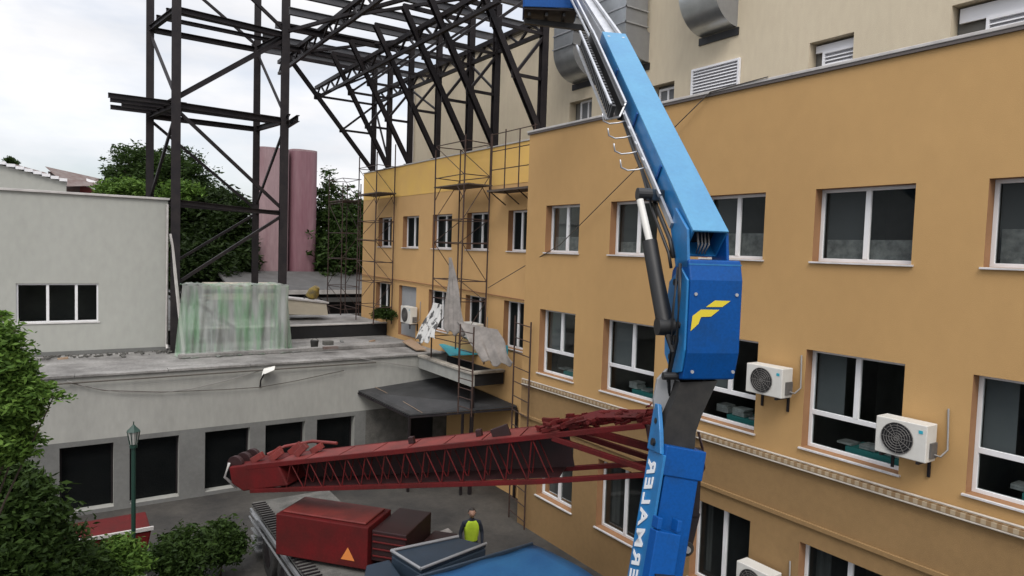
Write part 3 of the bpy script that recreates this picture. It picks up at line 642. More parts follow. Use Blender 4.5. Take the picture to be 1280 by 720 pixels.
# longitudinal trusses along the building
def ltruss(X,z0,z1,y0,y1,n):
    MB().bar((X,y0,z1),(X,y1,z1),.16,.16).build('chord','steel',hf)
    MB().bar((X,y0,z0),(X,y1,z0),.12,.12).build('chord','steel',hf)
    wbm=MB(); s=(y1-y0)/n
    for i in range(n):
        a=y0+i*s; wbm.bar((X,a,z0),(X,a+s/2,z1),.07,.07); wbm.bar((X,a+s/2,z1),(X,a+s,z0),.07,.07)
    wbm.build('lattice','steel',hf)
ltruss(8.75,16.1,16.62,15.6,33.6,14); ltruss(10.6,15.25,15.75,17,33.8,12)
ltruss(12.75,14.95,15.4,17.8,31.6,10)
br2=MB()
for a,b in (((12.75,20.5,13.6),(12.75,22.35,14.9)),((12.75,24.9,13.6),(12.75,27.5,14.9)),((12.75,29.75,12.0),(12.75,31.6,14.9))): MB().bar(a,b,.07,.07).build('brace','steel',hf)
# front edge beams joining the tower
for yy,z in ((27.5,16.45),(30.3,16.45)):
    MB().ibeam((7.2,yy,z),(12.75,yy,z+.05),.16,.22).build('girder','steel',hf)
MB().bar((7.4,27.6,16.3),(10.5,20.0,16.5),.12,.12).build('diagonal','steel',hf)
MB().bar((8.8,31,16.5),(12.7,24.9,16.55),.1,.1).build('diagonal','steel',hf)
MB().bar((8.8,25,16.5),(12.7,18.5,16.55),.1,.1).build('diagonal','steel',hf)

# ---------------------------------------------------------------- scaffolds
SG='rusty tubular scaffolds along the ochre wall'
def scaffold(label,x0,x1,y0,y1,z0,z1,rails,decks,r=.026):
    t=empty('scaffold',((x0+x1)/2,(y0+y1)/2,z0),label,'scaffold',SG)
    C=[(x0,y0),(x1,y0),(x1,y1),(x0,y1)]
    for i,(a,b) in enumerate(C): MB().tube([(a,b,z0),(a+random.uniform(-.03,.03),b,z1+random.uniform(-.5,.1))],r,6).build('standard','rust',t)
    for z in rails:
        for i in range(4): MB().tube([(*C[i],z+random.uniform(-.03,.03)),(*C[(i+1)%4],z)],.018,5).build('ledger','rust',t)
    for k,(za,zb) in enumerate(zip(rails,rails[1:])):
        i=k%4; MB().tube([(*C[i],za),(*C[(i+1)%4],zb)],.014,5).build('diagonal_brace','rust',t)
        MB().tube([(*C[(i+2)%4],zb),(*C[(i+3)%4],za)],.014,5).build('diagonal_brace','rust',t)
    for z in decks:
        d_=MB(); n=4
        for k in range(n):
            xa=x0+(x1-x0)*k/n; d_.box((xa+.01,y0-.18-random.uniform(0,.1),z),(xa+(x1-x0)/n-.01,y1+.15,z+.045))
        d_.build('deck','plank',t)
        for sgn,(a,b) in zip((1,1,-1,-1),C): MB().tube([(a,b,z-.45),(a,b+(.45 if b==y0 else -.45),z)],.014,5).build('bracket','rust',t)
    return t
scaffold('tall rusty scaffold tower between two far upper windows, deck near the yellow band',11.3,12.3,20.05,22.1,4.12,12.0,[4.9,6.3,7.0,8.3,9.1,10.6,11.7],[10.25])
scaffold('rusty scaffold tower at the far corner of the ochre wall with high deck',11.5,12.35,28.1,30.2,4.66,12.6,[5.4,6.5,7.4,8.35,9.2,10.4,11.6],[10.4])
scaffold('dark scaffold tower beyond the wall end standing against the trees',11.75,12.7,33.0,35.0,0,11.6,[1.5,3.2,4.9,6.0,7.4,8.7,10.2,11.4],[10.3])
bs=empty('scaffold_balcony',(12.1,18,10),'small cantilevered scaffold balcony on the yellow band at the wall corner','scaffold balcony')
MB().box((11.75,16.75,9.98),(12.44,19.3,10.05)).build('deck','plank',bs)
for yy in (16.8,17.6,18.4,19.2):
    MB().tube([(11.85,yy,10.05),(11.85,yy,11.9+random.uniform(-.1,.1))],.02,6).build('standard','rust',bs)
    MB().tube([(12.44,yy,9.6),(11.85,yy,9.98)],.02,6).build('bracket','rust',bs)
for z in (10.7,11.3,11.85): MB().tube([(11.85,16.7,z),(11.85,19.3,z)],.017,5).build('rail','rust',bs)
def ladderframe(label,pa,pb,z0,z1,n,r=.024):
    t=empty('ladder_scaffold',((pa[0]+pb[0])/2,(pa[1]+pb[1])/2,z0),label,'scaffold','ladder-like scaffold frames in front of the enclosure')
    for p in (pa,pb): MB().tube([(*p,z0),(*p,z1+random.uniform(-.1,.1))],r,6).build('upright','rust',t)
    for k in range(n):
        z=z0+.25+(z1-z0-.4)*k/(n-1); MB().tube([(*pa,z),(*pb,z-.03)],.016,5).build('rung','rust',t)
def PD(x,depth,y=360):
    p=at('D',x,y,depth); return (p.x,p.y)
ladderframe('rusty scaffold ladder frame in front of the enclosure rim, left one',PD(574,21.3,460),PD(591,20.9,460),2.95,5.7,9)
MB_=None
ladderframe('rusty scaffold ladder frame beside the wall corner, right of the enclosure',PD(642,20.5,460),PD(662,19.6,460),0,6.1,14)

# ---------------------------------------------------------------- green plastic tent
gt=empty('plastic_tent',(5.3,26.8,4.1),'translucent green plastic sheeting draped over a frame at the steel tower foot','plastic tent')
fx0,fx1,fy0,fy1,fz=3.75,7.1,26.0,27.3,6.5
rows=[]
nU,nZ=120,18
random.seed(3)
ph=[(random.uniform(.8,4.5),random.uniform(0,6.28),random.uniform(.03,.09)) for _ in range(5)]+[(random.uniform(5,12),random.uniform(0,6.28),.02) for _ in range(3)]
def fold(u,t): return sum(a*sin(k*u*2.2+p+t*.8*(k%2)) for k,p,a in ph)*t**.6
for j in range(nZ+1):
    t=j/nZ; row=[]
    for i in range(nU+1):
        s=i/nU*(fx1-fx0+.3+1.3)          # runs along front then turns right side
        if s<fx1-fx0+.3: x=fx0-.15+s; yv=fy0; nx_,ny_=0,-1
        else: x=fx1+.15; yv=fy0+(s-(fx1-fx0+.3)); nx_,ny_=1,0
        fo=fold(s,t); bl_=.12*t
        row.append(V((x+nx_*(fo+bl_)-.25*t*(1-s/4.9)+.0,yv+ny_*(fo+bl_+.1*t),fz+.03*sin(2.3*s+1)*(1-t)-(fz-4.1)*t)))
    rows.append(row)
# foot spread
rows.append([p+V((.05*sin(i),-.35-.25*abs(sin(i*.37)),-.0+.01)) for i,p in enumerate(rows[-1])])
MB().grid(rows).build('front_sheet','film',gt,smooth=2)
top=[]
for j in range(7):
    t=j/6; top.append([V((fx0-.15+(fx1-fx0+.3)*i/30,fy0+(fy1-fy0)*t,fz+.03*sin(2.3*(fx1-fx0+.3)*i/30+1)*(1-t)+.07*sin(pi*t)*abs(sin(i*.42))+.03*sin(i*2.1+t*5))) for i in range(31)])
MB().grid(top).build('top_sheet','film',gt,smooth=2)
fr=MB()
for x in (fx0,fx1):
    for yy in (fy0+.08,fy1): fr.bar((x,yy,4.07),(x,yy,fz-.06),.06,.06)
fr.build('frame','steel',gt)
MB().box((fx0-.1,fy0+.1,fz-.28),(fx1+.1,fy0+.16,fz-.12)).build('fascia_board','bitumen',gt)
MB().bar((fx0+.1,fy0+.25,6.1),(fx1-1.3,fy0+.25,4.6),.05,.14).build('diagonal_board','steel',gt)
ldd=empty('ladder',(4.2,26.3,4.1),'thin metal ladder standing inside the green plastic tent','ladder')
for x in (4.15,4.6): MB().tube([(x,26.25,4.07),(x+.05,26.7,6.3)],.02,6).build('rail','alu',ldd)
for k in range(8): MB().tube([(4.16+k*.005,26.29+k*.052,4.35+k*.25),(4.61+k*.005,26.29+k*.052,4.35+k*.25)],.014,5).build('rung','alu',ldd)
# debris on roof
def rubble(name,label,c,n,spread,size,m_,cat='debris'):
    mb=MB()
    for _ in range(n):
        p=V(c)+V((random.uniform(-1,1)*spread[0],random.uniform(-1,1)*spread[1],0)); s=size*random.uniform(.4,1.2); a=random.uniform(0,pi)
        u=V((cos(a),sin(a),0)); mb.bar(p-u*s/2+V((0,0,s*.2)),p+u*s/2+V((0,0,s*.25)),s*.5,s*.4)
    return tag(mb.build(name,m_,None,fixn=False),label,cat)
o=rubble('rubble','small dark rubble on the concrete roof left of the green tent',(1.4,26.9,4.08),90,(2.6,.35,0),.12,'brick'); o['kind']='stuff'
tb2=empty('tool_bucket',at('Z',393,433,4.08),'dark bucket left on the annex roof edge','bucket')
p=at('Z',393,436,4.08); MB().tube([p,p+V((0,0,.32))],.12,14,r2=.16).build('pail','rubber',tb2,smooth=True); MB().tube([p+V((-.15,0,.32)),p+V((0,0,.45)),p+V((.15,0,.32))],.008,5).build('handle','steel',tb2)
tag(MB().box(tuple(at('Z',405,437,4.21)+V((0,0,0))),tuple(at('Z',405,437,4.21)+V((.55,.18,.09)))).build('brick','tile'),'reddish brick lying on the roof kerb near the bucket','brick')
tag(MB().box(tuple(at('Z',406,432,4.21)),tuple(at('Z',406,432,4.21)+V((.35,.3,.16)))).build('concrete_block','brick'),'grey concrete block sitting on the roof kerb behind the reddish brick','block')
tag(MB().prism([at('Z',503,428,4.2),at('Z',520,438,4.14),at('Z',533,438,4.14),at('Z',514,424,4.2)],(0,0,.04)).build('board','wood'),'raw brown board lying at the roof corner by the white sheeting','board')

# torn sheeting near the enclosure
def drape(name,label,px,m_,Yd,seedv=1,amp=.08,n=40):
    """quad px corners tl,tr,br,bl with depths"""
    random.seed(seedv); P=[at('D',x,y,d_) for x,y,d_ in px]; rows=[]
    for j in range(n+1):
        t=j/n; row=[]
        for i in range(n+1):
            s=i/n; p=P[0].lerp(P[1],s).lerp(P[3].lerp(P[2],s),t)
            rad=s*(5+2*sin(seedv)); f1=sin(s*23+seedv+t*2.2)*.5+sin(s*47+t*5+seedv*2)*.22+sin(t*9+s*4)*.3
            sag=-sin(pi*s)*t*.12+sin(s*17+seedv*3)*.07*t
            p=p+V((f1*amp,-f1*amp*.8,sag))+V((sin(t*6)*.04,0,0))
            row.append(p)
        rows.append(row)
    mb=MB().grid(rows); o=mb.build(name,m_,None,smooth=2); md=o.modifiers.new('thick','SOLIDIFY'); md.thickness=.008
    return tag(o,label,'plastic sheet')
drape('plastic_sheet','stiff white sheet leaning against the far wall left of the scaffold',[(541,378,24.5),(553,381,24.2),(543,422,23.6),(520,425,24)],'torn',0,2,.05)
drape('plastic_sheet','pointed grey plastic sheet hanging from the scaffold tower',[(561,322,23.0),(564,322,23.0),(583,416,22.5),(556,412,22.8)],'cloth',0,3,.03)
drape('plastic_sheet','wide dirty grey plastic sheet slung over the enclosure rim',[(572,402,22.6),(622,412,22.2),(643,455,21.6),(598,447,21.8)],'cloth',0,5,.045)
tag(MB().prism([at('Z',549,431,4.35),at('Z',590,429,4.35),at('Z',600,443,4.35),at('Z',562,445,4.35)],(0,0,.03)).build('turquoise_panel','teal_sheet'),'turquoise sheet lying at the left end of the enclosure','panel')
tag(MB().prism([at('X',611,428,12.2),at('X',634,432,12.2),at('X',634,444,12.2),at('X',614,440,12.2)],(.03,0,0)).build('turquoise_panel','teal_sheet'),'small turquoise panel behind the slung grey sheet by the wall','panel')

random.seed(31)
for k,(x,y) in enumerate(((72,449),(118,446),(155,447),(250,440),(365,441),(428,428),(462,427))):
    p=at('Z',x,y,4.07); a=random.uniform(0,3); u=V((cos(a),sin(a),0))
    o=MB().bar(p,p+u*random.uniform(.25,.6)+V((0,0,.03)),.12,.06).build('loose_board',random.choice(['brick','wood','dark_grey']))
    tag(o,['dark board scrap at the foot of the white building, leftmost','board scrap at the foot of the white building below its window','board scrap right of the three-pane window on the annex roof','scrap piece at the hem of the green plastic tent','scrap piece right of the green plastic tent hem','scrap piece on the roof below the black upstand, left of two','scrap piece on the roof below the black upstand, right of two'][k],'board','scraps lying on the annex roof')
dp=MB().tube([(3.28,27.36,9.35),(3.28,27.36,4.3),(3.28,27.2,4.15)],.045,10).build('downpipe','coping',None,smooth=True); tag(dp,'grey downpipe at the right corner of the white building','pipe')
gx=MB().tube([(-14,22.88,3.93),(9.5,22.88,3.93)],.022,8).build('roof_conduit','cable',None,smooth=True); tag(gx,'thin dark conduit running under the annex roof edge','pipe')
# wall lamp and cables on annex
wl_=empty('wall_lamp',at('Y',324,480,22.95),'small white floodlight on a bracket on the annex wall','lamp')
p=at('Y',325,484,22.98)
MB().tube([p,p+V((0,-.1,.25)),p+V((.05,-.3,.48))],.025,6).build('bracket','steel',wl_)
MB().prism([p+V((-.02,-.25,.42)),p+V((.34,-.45,.62)),p+V((.38,-.38,.72)),p+V((.05,-.2,.62))],(.05,.18,0)).build('head','white',wl_,.02)
def wallcable(label,pts,m_='cable'):
    cable('wall_cable',label,[at('Y',x,y,22.9) for x,y in pts],.012,m_)
wallcable('pale cable sagging across the left part of the annex wall',[(84,476),(110,484),(150,490),(200,491),(240,486),(290,474),(330,462)],'cable_light')
wallcable('dark cable sagging from the annex roof edge to the wall lamp',[(84,478),(130,488),(200,490),(280,487),(325,484),(370,476),(430,463)])
wallcable('thin cable sloping over the right part of the annex wall',[(450,448),(500,456),(560,464)],'cable_light')

# ---------------------------------------------------------------- trees and bushes
def leaves(blobs,n,size,seedv,cl=24,csz=.5,flat=.75):
    rnd=np.random.RandomState(seedv); vs=[];fs=[]
    vol=np.array([b[3]*b[4]*b[5] for b in blobs]); vol=vol/vol.sum()
    ncl=max(1,n//cl); k=0
    for bi,b in enumerate(blobs):
        for _ in range(int(ncl*vol[bi])+1):
            d=rnd.normal(size=3); d/=np.linalg.norm(d); r=rnd.uniform(.2,1.0)**.5*rnd.uniform(.72,1.24)
            c=np.array(b[:3])+d*r*np.array(b[3:6])
            cs=csz*rnd.uniform(.5,1.3)
            P=c+rnd.normal(size=(cl,3))*cs*np.array([.5,.5,.32])
            for p in P:
                a=rnd.normal(size=3); a[2]*=.5; a/=np.linalg.norm(a); u=rnd.normal(size=3); u-=u@a*a; u/=np.linalg.norm(u)
                s=size*rnd.uniform(.45,1.5)
                vs+= [p-a*s, p+u*s*.38+a*s*.1, p+a*s*1.1, p-u*s*.38+a*s*.1]; fs.append((k,k+1,k+2,k+3)); k+=4
    return vs,fs
def tree(label,base,blobs,n,size,m_,trunk_r=.2,name='tree',cat='tree',seedv=1,cl=24,csz=.5,group=None,trunkname='trunk'):
    t=empty(name,base,label,cat,group); vs,fs=leaves(blobs,n,size,seedv,cl,csz)
    mb=MB(); mb.v=[V(v) for v in vs]; mb.f=fs; mb.build('crown' if name=='tree' else 'foliage',m_,t)
    tm=MB(); b0=V(base); cen=V([sum(b[i] for b in blobs)/len(blobs) for i in range(3)])
    tm.tube([b0,b0.lerp(cen,.5)+V((.1,.05,0)),cen],trunk_r,8,r2=trunk_r*.45)
    for b in blobs:
        e=V(b[:3]); s=b0.lerp(cen,random.uniform(.35,.8)); tm.tube([s,s.lerp(e,.5)+V((0,0,.1)),e+V((0,0,b[5]*.4))],trunk_r*.45,6,r2=trunk_r*.12)
        for _ in range(4):
            q=e+V((random.uniform(-1,1)*b[3],random.uniform(-1,1)*b[4],random.uniform(-.5,1)*b[5]))*.8; tm.tube([e,q],trunk_r*.15,5,r2=trunk_r*.05)
    tm.build(trunkname,'bark',t,smooth=True)
    return t
def bl(px,py,d_,rx,rz,ry=None):
    p=at('D',px,py,d_); return (p.x,p.y,p.z,rx,ry or rx,rz)
def gbase(px,d_):
    p=at('D',px,360,d_); return (p.x,p.y,0)
TG='trees behind the buildings'
tree('dark rounded tree rising above the white building roof, left of the tower legs',gbase(185,46),[bl(165,205,46,1.6,1.3),bl(200,212,47,2.0,1.6),bl(230,215,46,1.7,1.6),bl(180,232,46,2.6,1.3),bl(240,238,47,1.8,1.6),bl(150,218,46,1.1,.9)],26000,.13,'leaf_dark',.3,seedv=3,csz=.45,group=TG)
tree('bright green bushy tree between the red house and the dark tree',gbase(150,42),[bl(160,238,42,1.2,.75),bl(140,240,42,.9,.5),bl(228,240,42,1.1,.7),bl(182,240,42,.8,.5)],12000,.12,'leaf',.2,seedv=4,csz=.35,group=TG)
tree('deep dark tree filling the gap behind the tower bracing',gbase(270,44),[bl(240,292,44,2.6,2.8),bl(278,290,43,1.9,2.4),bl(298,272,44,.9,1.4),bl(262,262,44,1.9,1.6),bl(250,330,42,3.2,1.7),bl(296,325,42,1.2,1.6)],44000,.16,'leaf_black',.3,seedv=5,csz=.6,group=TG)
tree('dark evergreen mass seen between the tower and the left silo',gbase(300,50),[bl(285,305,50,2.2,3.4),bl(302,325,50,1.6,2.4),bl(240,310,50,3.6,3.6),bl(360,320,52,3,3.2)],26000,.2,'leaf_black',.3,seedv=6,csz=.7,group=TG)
tree('leafy green tree between the right silo and the ochre wall',gbase(425,47),[bl(412,262,47,1.2,2.2),bl(432,285,47,1.8,2.4),bl(408,232,47,.6,1.2),bl(425,320,46,2.4,2.6),bl(452,290,48,1.8,2.6),bl(405,300,47,1.4,2.6)],30000,.14,'leaf_dark',.25,seedv=7,csz=.5,group=TG)
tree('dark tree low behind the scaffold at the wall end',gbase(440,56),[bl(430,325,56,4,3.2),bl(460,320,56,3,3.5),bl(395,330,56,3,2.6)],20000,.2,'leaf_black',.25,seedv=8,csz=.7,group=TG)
tree('tiny round tree top above the gable at the far left',gbase(14,75),[bl(14,203,75,.75,.55),bl(4,206,75,.4,.3)],3000,.12,'leaf_dark',.12,seedv=9,csz=.2,group=TG)
tree('green weeds growing on the roof at the foot of the corner scaffold',tuple(at('Z',480,397,4.62)),[bl(480,391,30.5,.45,.3),bl(474,393,30.5,.3,.22),bl(488,393,30.2,.25,.2)],3500,.05,'leaf_dark',.02,'weed_clump','plant',10,16,.12,trunkname='stem')
tree('big leafy green tree in the left foreground reaching in from the edge',gbase(-110,10),
     [bl(2,398,9.6,.12,.10),bl(6,420,9.5,.22,.16),bl(-5,452,9.5,.42,.30),bl(22,470,9.6,.26,.20),bl(48,488,9.6,.24,.09),bl(68,496,9.6,.14,.06),bl(10,505,9.5,.42,.22),bl(30,520,9.6,.22,.12),bl(-15,545,9.5,.5,.35),bl(18,560,9.6,.3,.18)],23000,.045,'leaf',.05,seedv=11,cl=16,csz=.11)
tree('dark garden tree below the bright foreground tree at the left edge',gbase(20,12),
     [bl(-10,620,12,.8,.6),bl(30,612,12.2,.5,.35),bl(20,670,12,.9,.5),bl(-10,705,11.6,1.0,.6),bl(65,695,12,.55,.4),bl(50,640,12,.4,.3)],26000,.07,'leaf_dark',.12,seedv=12,cl=18,csz=.22)
BG='garden shrubs at the bottom left'
for i,(x,y,d_,r,m_,lab) in enumerate(((105,705,14,.6,'leaf_dark','round dark shrub left of the green lamp post'),(150,690,14.5,.35,'leaf','small bright shrub just left of the green lamp post'),(225,690,15.5,.7,'leaf_dark','broad dark shrub right of the green lamp post'),(275,672,16.5,.5,'leaf_dark','low dark shrub beside the mobile crane wheels'))):
    tree(lab,(at('D',x,y,d_).x,at('D',x,y,d_).y,0),[bl(x,y,d_,r,r*.75),bl(x+12,y+14,d_,r*.9,r*.7),bl(x-14,y+10,d_,r*.8,r*.6)],6000,.06,m_,.04,'shrub','shrub',20+i,16,.18,BG,'stem')

# lamp post
lp=at('D',167,540,15); lx,ly=lp.x,lp.y
lm=empty('street_lamp',(lx,ly,0),'green cast iron lamp post with lantern head in front of the annex','street lamp')
MB().tube([(lx,ly,0),(lx,ly,.5)],.09,12,r2=.06).tube([(lx,ly,.5),(lx,ly,3.55)],.045,12).tube([(lx,ly,3.5),(lx,ly,3.56)],.08,12).build('pole','lamp_green',lm,smooth=True)
zt=3.58
MB().tube([(lx,ly,zt),(lx,ly,zt+.28)],.07,6,r2=.12).build('lantern_glass','lamp_glass',lm)
mb=MB().tube([(lx,ly,zt+.285),(lx,ly,zt+.38),(lx,ly,zt+.43)],lambda t:[.15,.06,.02][int(t*2)],6).tube([(lx,ly,zt+.43),(lx,ly,zt+.5)],.012,6)
for k in range(6): a=k*pi/3; mb.tube([(lx+cos(a)*.075,ly+sin(a)*.075,zt),(lx+cos(a)*.125,ly+sin(a)*.125,zt+.285)],.01,4)
mb.build('lantern_frame','lamp_green',lm)
# red skip
c=at('Z',122,690,.9); rs=empty('skip',(c.x,c.y,0),'dark red waste skip half hidden by shrubs near the annex','skip')
MB().prism([(c.x-.9,c.y,.15),(c.x+.9,c.y,.15),(c.x+1.1,c.y,1.2),(c.x-1.1,c.y,1.2)],(0,1.3,0)).build('tub','red',rs,.03)
MB().box((c.x-1.14,c.y-.04,1.2),(c.x+1.14,c.y+.02,1.28)).box((c.x-1.0,c.y-.03,.0),(c.x+1.0,c.y+.0,.14)).build('rim','coping',rs)

# ---------------------------------------------------------------- blue articulated lift
e1=V((sin(radians(24.1)),cos(radians(24.1)),0)); s1=V((cos(radians(24.1)),-sin(radians(24.1)),0)); Zu=V((0,0,1))
K=at('D',880,302,9.0); K0=V((K.x,K.y,0))
def C(a,b,z): return K0+e1*a+s1*b+Zu*z
bc=empty('boom_lift',(K.x,K.y,0),'blue articulated boom lift with yellow flash on its knuckle box, reaching over the facade','boom lift')
def prof(pts,b0,b1,name,m_,bevel=.01,parent=bc,label=None):
    P=[C(a,b0,z) for a,z in pts]; return MB().prism(P,s1*(b1-b0)).build(name,m_,parent,bevel,label=label,fixn=True)
# upper boom
T=at('D',764,54,12.9); dB=(T-K).normalized(); sB=dB.cross(Zu).normalized(); uB=sB.cross(dB).normalized()
st0=K-dB*.05
def beamtube(p,q,w0,h0,w1,h1,name,m_,th=.03,parent=bc):
    """hollow box section"""
    mb=MB()
    for (sx,sy,ww) in ((0,1,0),(0,-1,0),(1,0,1),(-1,0,1)):
        if ww==0:
            mb.bar(p+uB*sy*(h0/2-th/2),q+uB*sy*(h1/2-th/2),w0,th,uB,w1,th)
        else:
            mb.bar(p+sB*sx*(w0/2-th/2),q+sB*sx*(w1/2-th/2),th,h0-2*th,uB,th,h1-2*th)
    return mb.build(name,m_,parent,.006)
tp=MB().bar(st0+uB*.215,T+uB*.195,.50,.03,uB,.46,.03); tp.build('boom_top_plate','blue_boom_lit',bc,.008)
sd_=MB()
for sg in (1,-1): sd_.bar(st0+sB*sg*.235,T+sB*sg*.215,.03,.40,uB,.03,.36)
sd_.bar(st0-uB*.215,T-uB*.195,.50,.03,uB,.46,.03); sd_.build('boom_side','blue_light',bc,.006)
MB().bar(st0+dB*.25,st0+dB*.3,.43,.38,uB).build('boom_bulkhead','black',bc)
hz=MB()
for k in range(4): hz.tube([st0+dB*.22+sB*(.05*k-.08)+uB*.1,st0+dB*.02+sB*(.05*k-.08)-uB*.02,st0-dB*.02+sB*(.04*k-.08)-uB*.15],.014,6)
hz.build('hose','cable_light',bc,smooth=2)
# telescopic extension
B_=at('D',700,22,16.2)
def along(t,s=0,u=0): return T+dB*t+sB*s+uB*u
E2=at('D',733,5,14.6); E3=T+(E2-T)*1.6
MB().bar(T-dB*.4,E3,.34,.30,uB,.26,.22).build('telescope_section','alu',bc,.006)
MB().bar(T-dB*.2+uB*.19+sB*.14,E3+uB*.14+sB*.1,.05,.05,uB).bar(T-dB*.2+uB*.19-sB*.14,E3+uB*.14-sB*.1,.05,.05,uB).build('telescope_rail','alu',bc)
lft=-.36
mb=MB(); Ls=T-dB*.2
for off in (.0,.16): mb.bar(Ls+sB*lft+uB*(off-.02),E3+sB*(lft+.12)+uB*(off-.02),.035,.035,uB)
mb.build('side_rail','alu',bc)
# cable tray ladder along boom's left side
def bp(t,s,u): return K+dB*t+sB*s+uB*u
Lb=(T-K).length
mb=MB(); t0,t1=Lb*.56,Lb*1.02
for s_,u_ in ((-.36,.16),(-.36,-.14),(-.60,-.16),(-.60,.12)): mb.bar(bp(t0,s_,u_),bp(t1,s_-.02,u_),.035,.035,uB)
for s_,u_ in ((-.36,.16),(-.60,-.16)): mb.bar(bp(t0,s_,u_),bp(t0-.16,-.46,0),.025,.025,uB)
mb.build('cable_tray','alu',bc)
mb=MB(); n=26
for k in range(n):
    t=t0+(t1-t0)*k/n; mb.bar(bp(t,-.40,-.13),bp(t,-.40,.14),.07,.10,dB); mb.bar(bp(t,-.55,-.14),bp(t,-.55,.11),.06,.06,dB)
mb.build('energy_chain','black',bc)
mb=MB().bar(bp(.4,-.31,-.08),bp(t1,-.31,-.08),.04,.09,uB).bar(bp(.9,-.38,.04),bp(t0,-.38,.04),.03,.06,uB); mb.build('guide_rail','alu',bc)
for k in range(4):
    t=Lb*(.52-.075*k); mb=MB().tube([bp(t,-.3,0),bp(t-.02,-.48,-.06),bp(t,-.62,-.1),bp(t+.04,-.72,-.08),bp(t+.09,-.75,.02)],.013,6); mb.tube([bp(t,-.32,-.02),bp(t+.12,-.42,.06)],.018,6); mb.build('support_hook','alu',bc,smooth=2)
mb=MB().tube([bp(Lb*.62,-.33,-.1),bp(Lb*.4,-.36,-.14),bp(Lb*.2,-.36,-.16),bp(.25,-.34,-.2),bp(0,-.33,-.3)],.03,8).tube([bp(Lb*.3,-.4,-.1),bp(Lb*.15,-.42,-.2),bp(.1,-.37,-.3),bp(-.1,-.36,-.4)],.022,8); mb.build('hose','black',bc,smooth=2)
# cross block and cylinder
hp=at('D',805,243,9.6); hb=at('D',846,247,9.9)
MB().bar(hp,hb,.15,.17).build('lug','slate',bc,.02)
MB().disc(hp,s1,.09,.2,16).build('pin','black',bc)
r0=at('D',800,250,9.55); r1=at('D',812,302,9.35); r2_=at('D',831,408,9.0)
MB().tube([r0,r1],.05,14).build('cylinder_rod','white',bc,smooth=True)
MB().tube([r1,r2_],.105,16).build('cylinder_barrel','black',bc,smooth=True)
MB().tube([r2_,at('D',842,440,8.9)],.04,8).disc(r2_,s1,.12,.22,16).tube([r1+V((.1,0,0)),r2_+V((.12,0,.1))],.02,6).build('cylinder_eye','black',bc,smooth=True)
# side cheek plates of boom foot
prof([(-.12,8.45),(.30,8.75),(.42,8.45),(.2,7.95),(-.2,7.95)],-.30,-.26,'cheek_plate','blue_light')
prof([(-.12,8.45),(.30,8.75),(.42,8.45),(.2,7.95),(-.2,7.95)],.24,.28,'cheek_plate','blue')
# knuckle box
kp=[(-.22,8.06),(-.30,7.80),(-.30,6.86),(-.20,6.50),(.15,6.44),(.38,6.70),(.42,7.3),(.30,7.9),(.1,8.06)]
kb=prof(kp,-.30,.42,'knuckle_box','blue',.02)
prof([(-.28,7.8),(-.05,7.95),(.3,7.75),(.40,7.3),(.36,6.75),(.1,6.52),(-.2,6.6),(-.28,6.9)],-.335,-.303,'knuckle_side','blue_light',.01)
MB().bar(C(-.235,-.3,8.0),C(-.235,.42,8.0),.02,.02).build('weld_seam','blue_light',bc)
for a,z in ((.05,7.75),(.1,6.75),(-.1,7.2)): MB().disc(C(a,-.35,z),s1,.045,.04,12).build('bolt','black',bc)
MB().disc(C(-.05,.46,6.9),s1,.06,.08,12).build('bolt','black',bc)
MB().bar(C(.02,-.345,7.05),C(.08,-.345,6.7),.02,.07,e1).build('slot','black',bc)
# yellow flash
pn=C(-.306,0,7.3); 
def lg(pts): return MB().prism([atp(840+x/8,340+y/8,pn,e1) for x,y in pts],-e1*.003)
lg([(340,350),(430,285),(585,290),(500,350)]).build('decal','logo',bc)
lg([(185,590),(205,440),(290,375),(475,378),(390,445),(290,450),(262,520)]).build('decal','logo',bc)
# curved link
cl_=[((868,478),9.0),((862,500),9.0),((853,520),9.0),((848,540),9.0),((846,575),9.0)]
edgeL=[(850,478),(843,500),(834,520),(829,540),(827,578)]; edgeR=[(897,476),(886,500),(877,520),(870,540),(867,578)]
rows=[]
for (xa,ya),(xb,yb_) in zip(edgeL,edgeR):
    a=at('D',xa,ya,8.95); b=at('D',xb,yb_,8.95)+e1*.0; rows.append([a+e1*.4,a,b,b+e1*.4,a+e1*.4])
MB().grid(rows).build('curved_link','rubber',bc,smooth=True)
gp=[(822,566),(817,500),(822,474),(834,461),(846,463),(852,484),(838,510),(832,535),(830,566)]
nrm=s1
pc=at('D',835,510,9.2)
MB().prism([at('D',x,y,9.12) for x,y in gp],e1*.05).build('link_plate','duct_side',bc,.006)
MB().disc(at('D',842,470,9.0),s1,.05,.3,14).build('pin','black',bc)
for t in (.25,.5,.75): MB().bar(bp(Lb*t,-.262,-.19),bp(Lb*t,-.262,.19),.014,.05,dB).build('weld_strip','blue',bc)
for z_ in (7.62,6.62):
    for b_ in (-.22,.34): MB().disc(C(-.305,b_,z_),e1,.022,.02,10).build('bolt','alu',bc)
MB().tube([C(-.1,-.36,8.0),C(-.25,-.42,7.6),C(-.2,-.40,7.0),C(.05,-.38,6.5),C(.1,-.34,6.1)],.022,8).build('hose','black',bc,smooth=2)
MB().tube([C(-.05,-.37,7.95),C(-.15,-.45,7.4),C(-.1,-.43,6.9),C(.1,-.38,6.4)],.016,8).build('hose','black',bc,smooth=2)
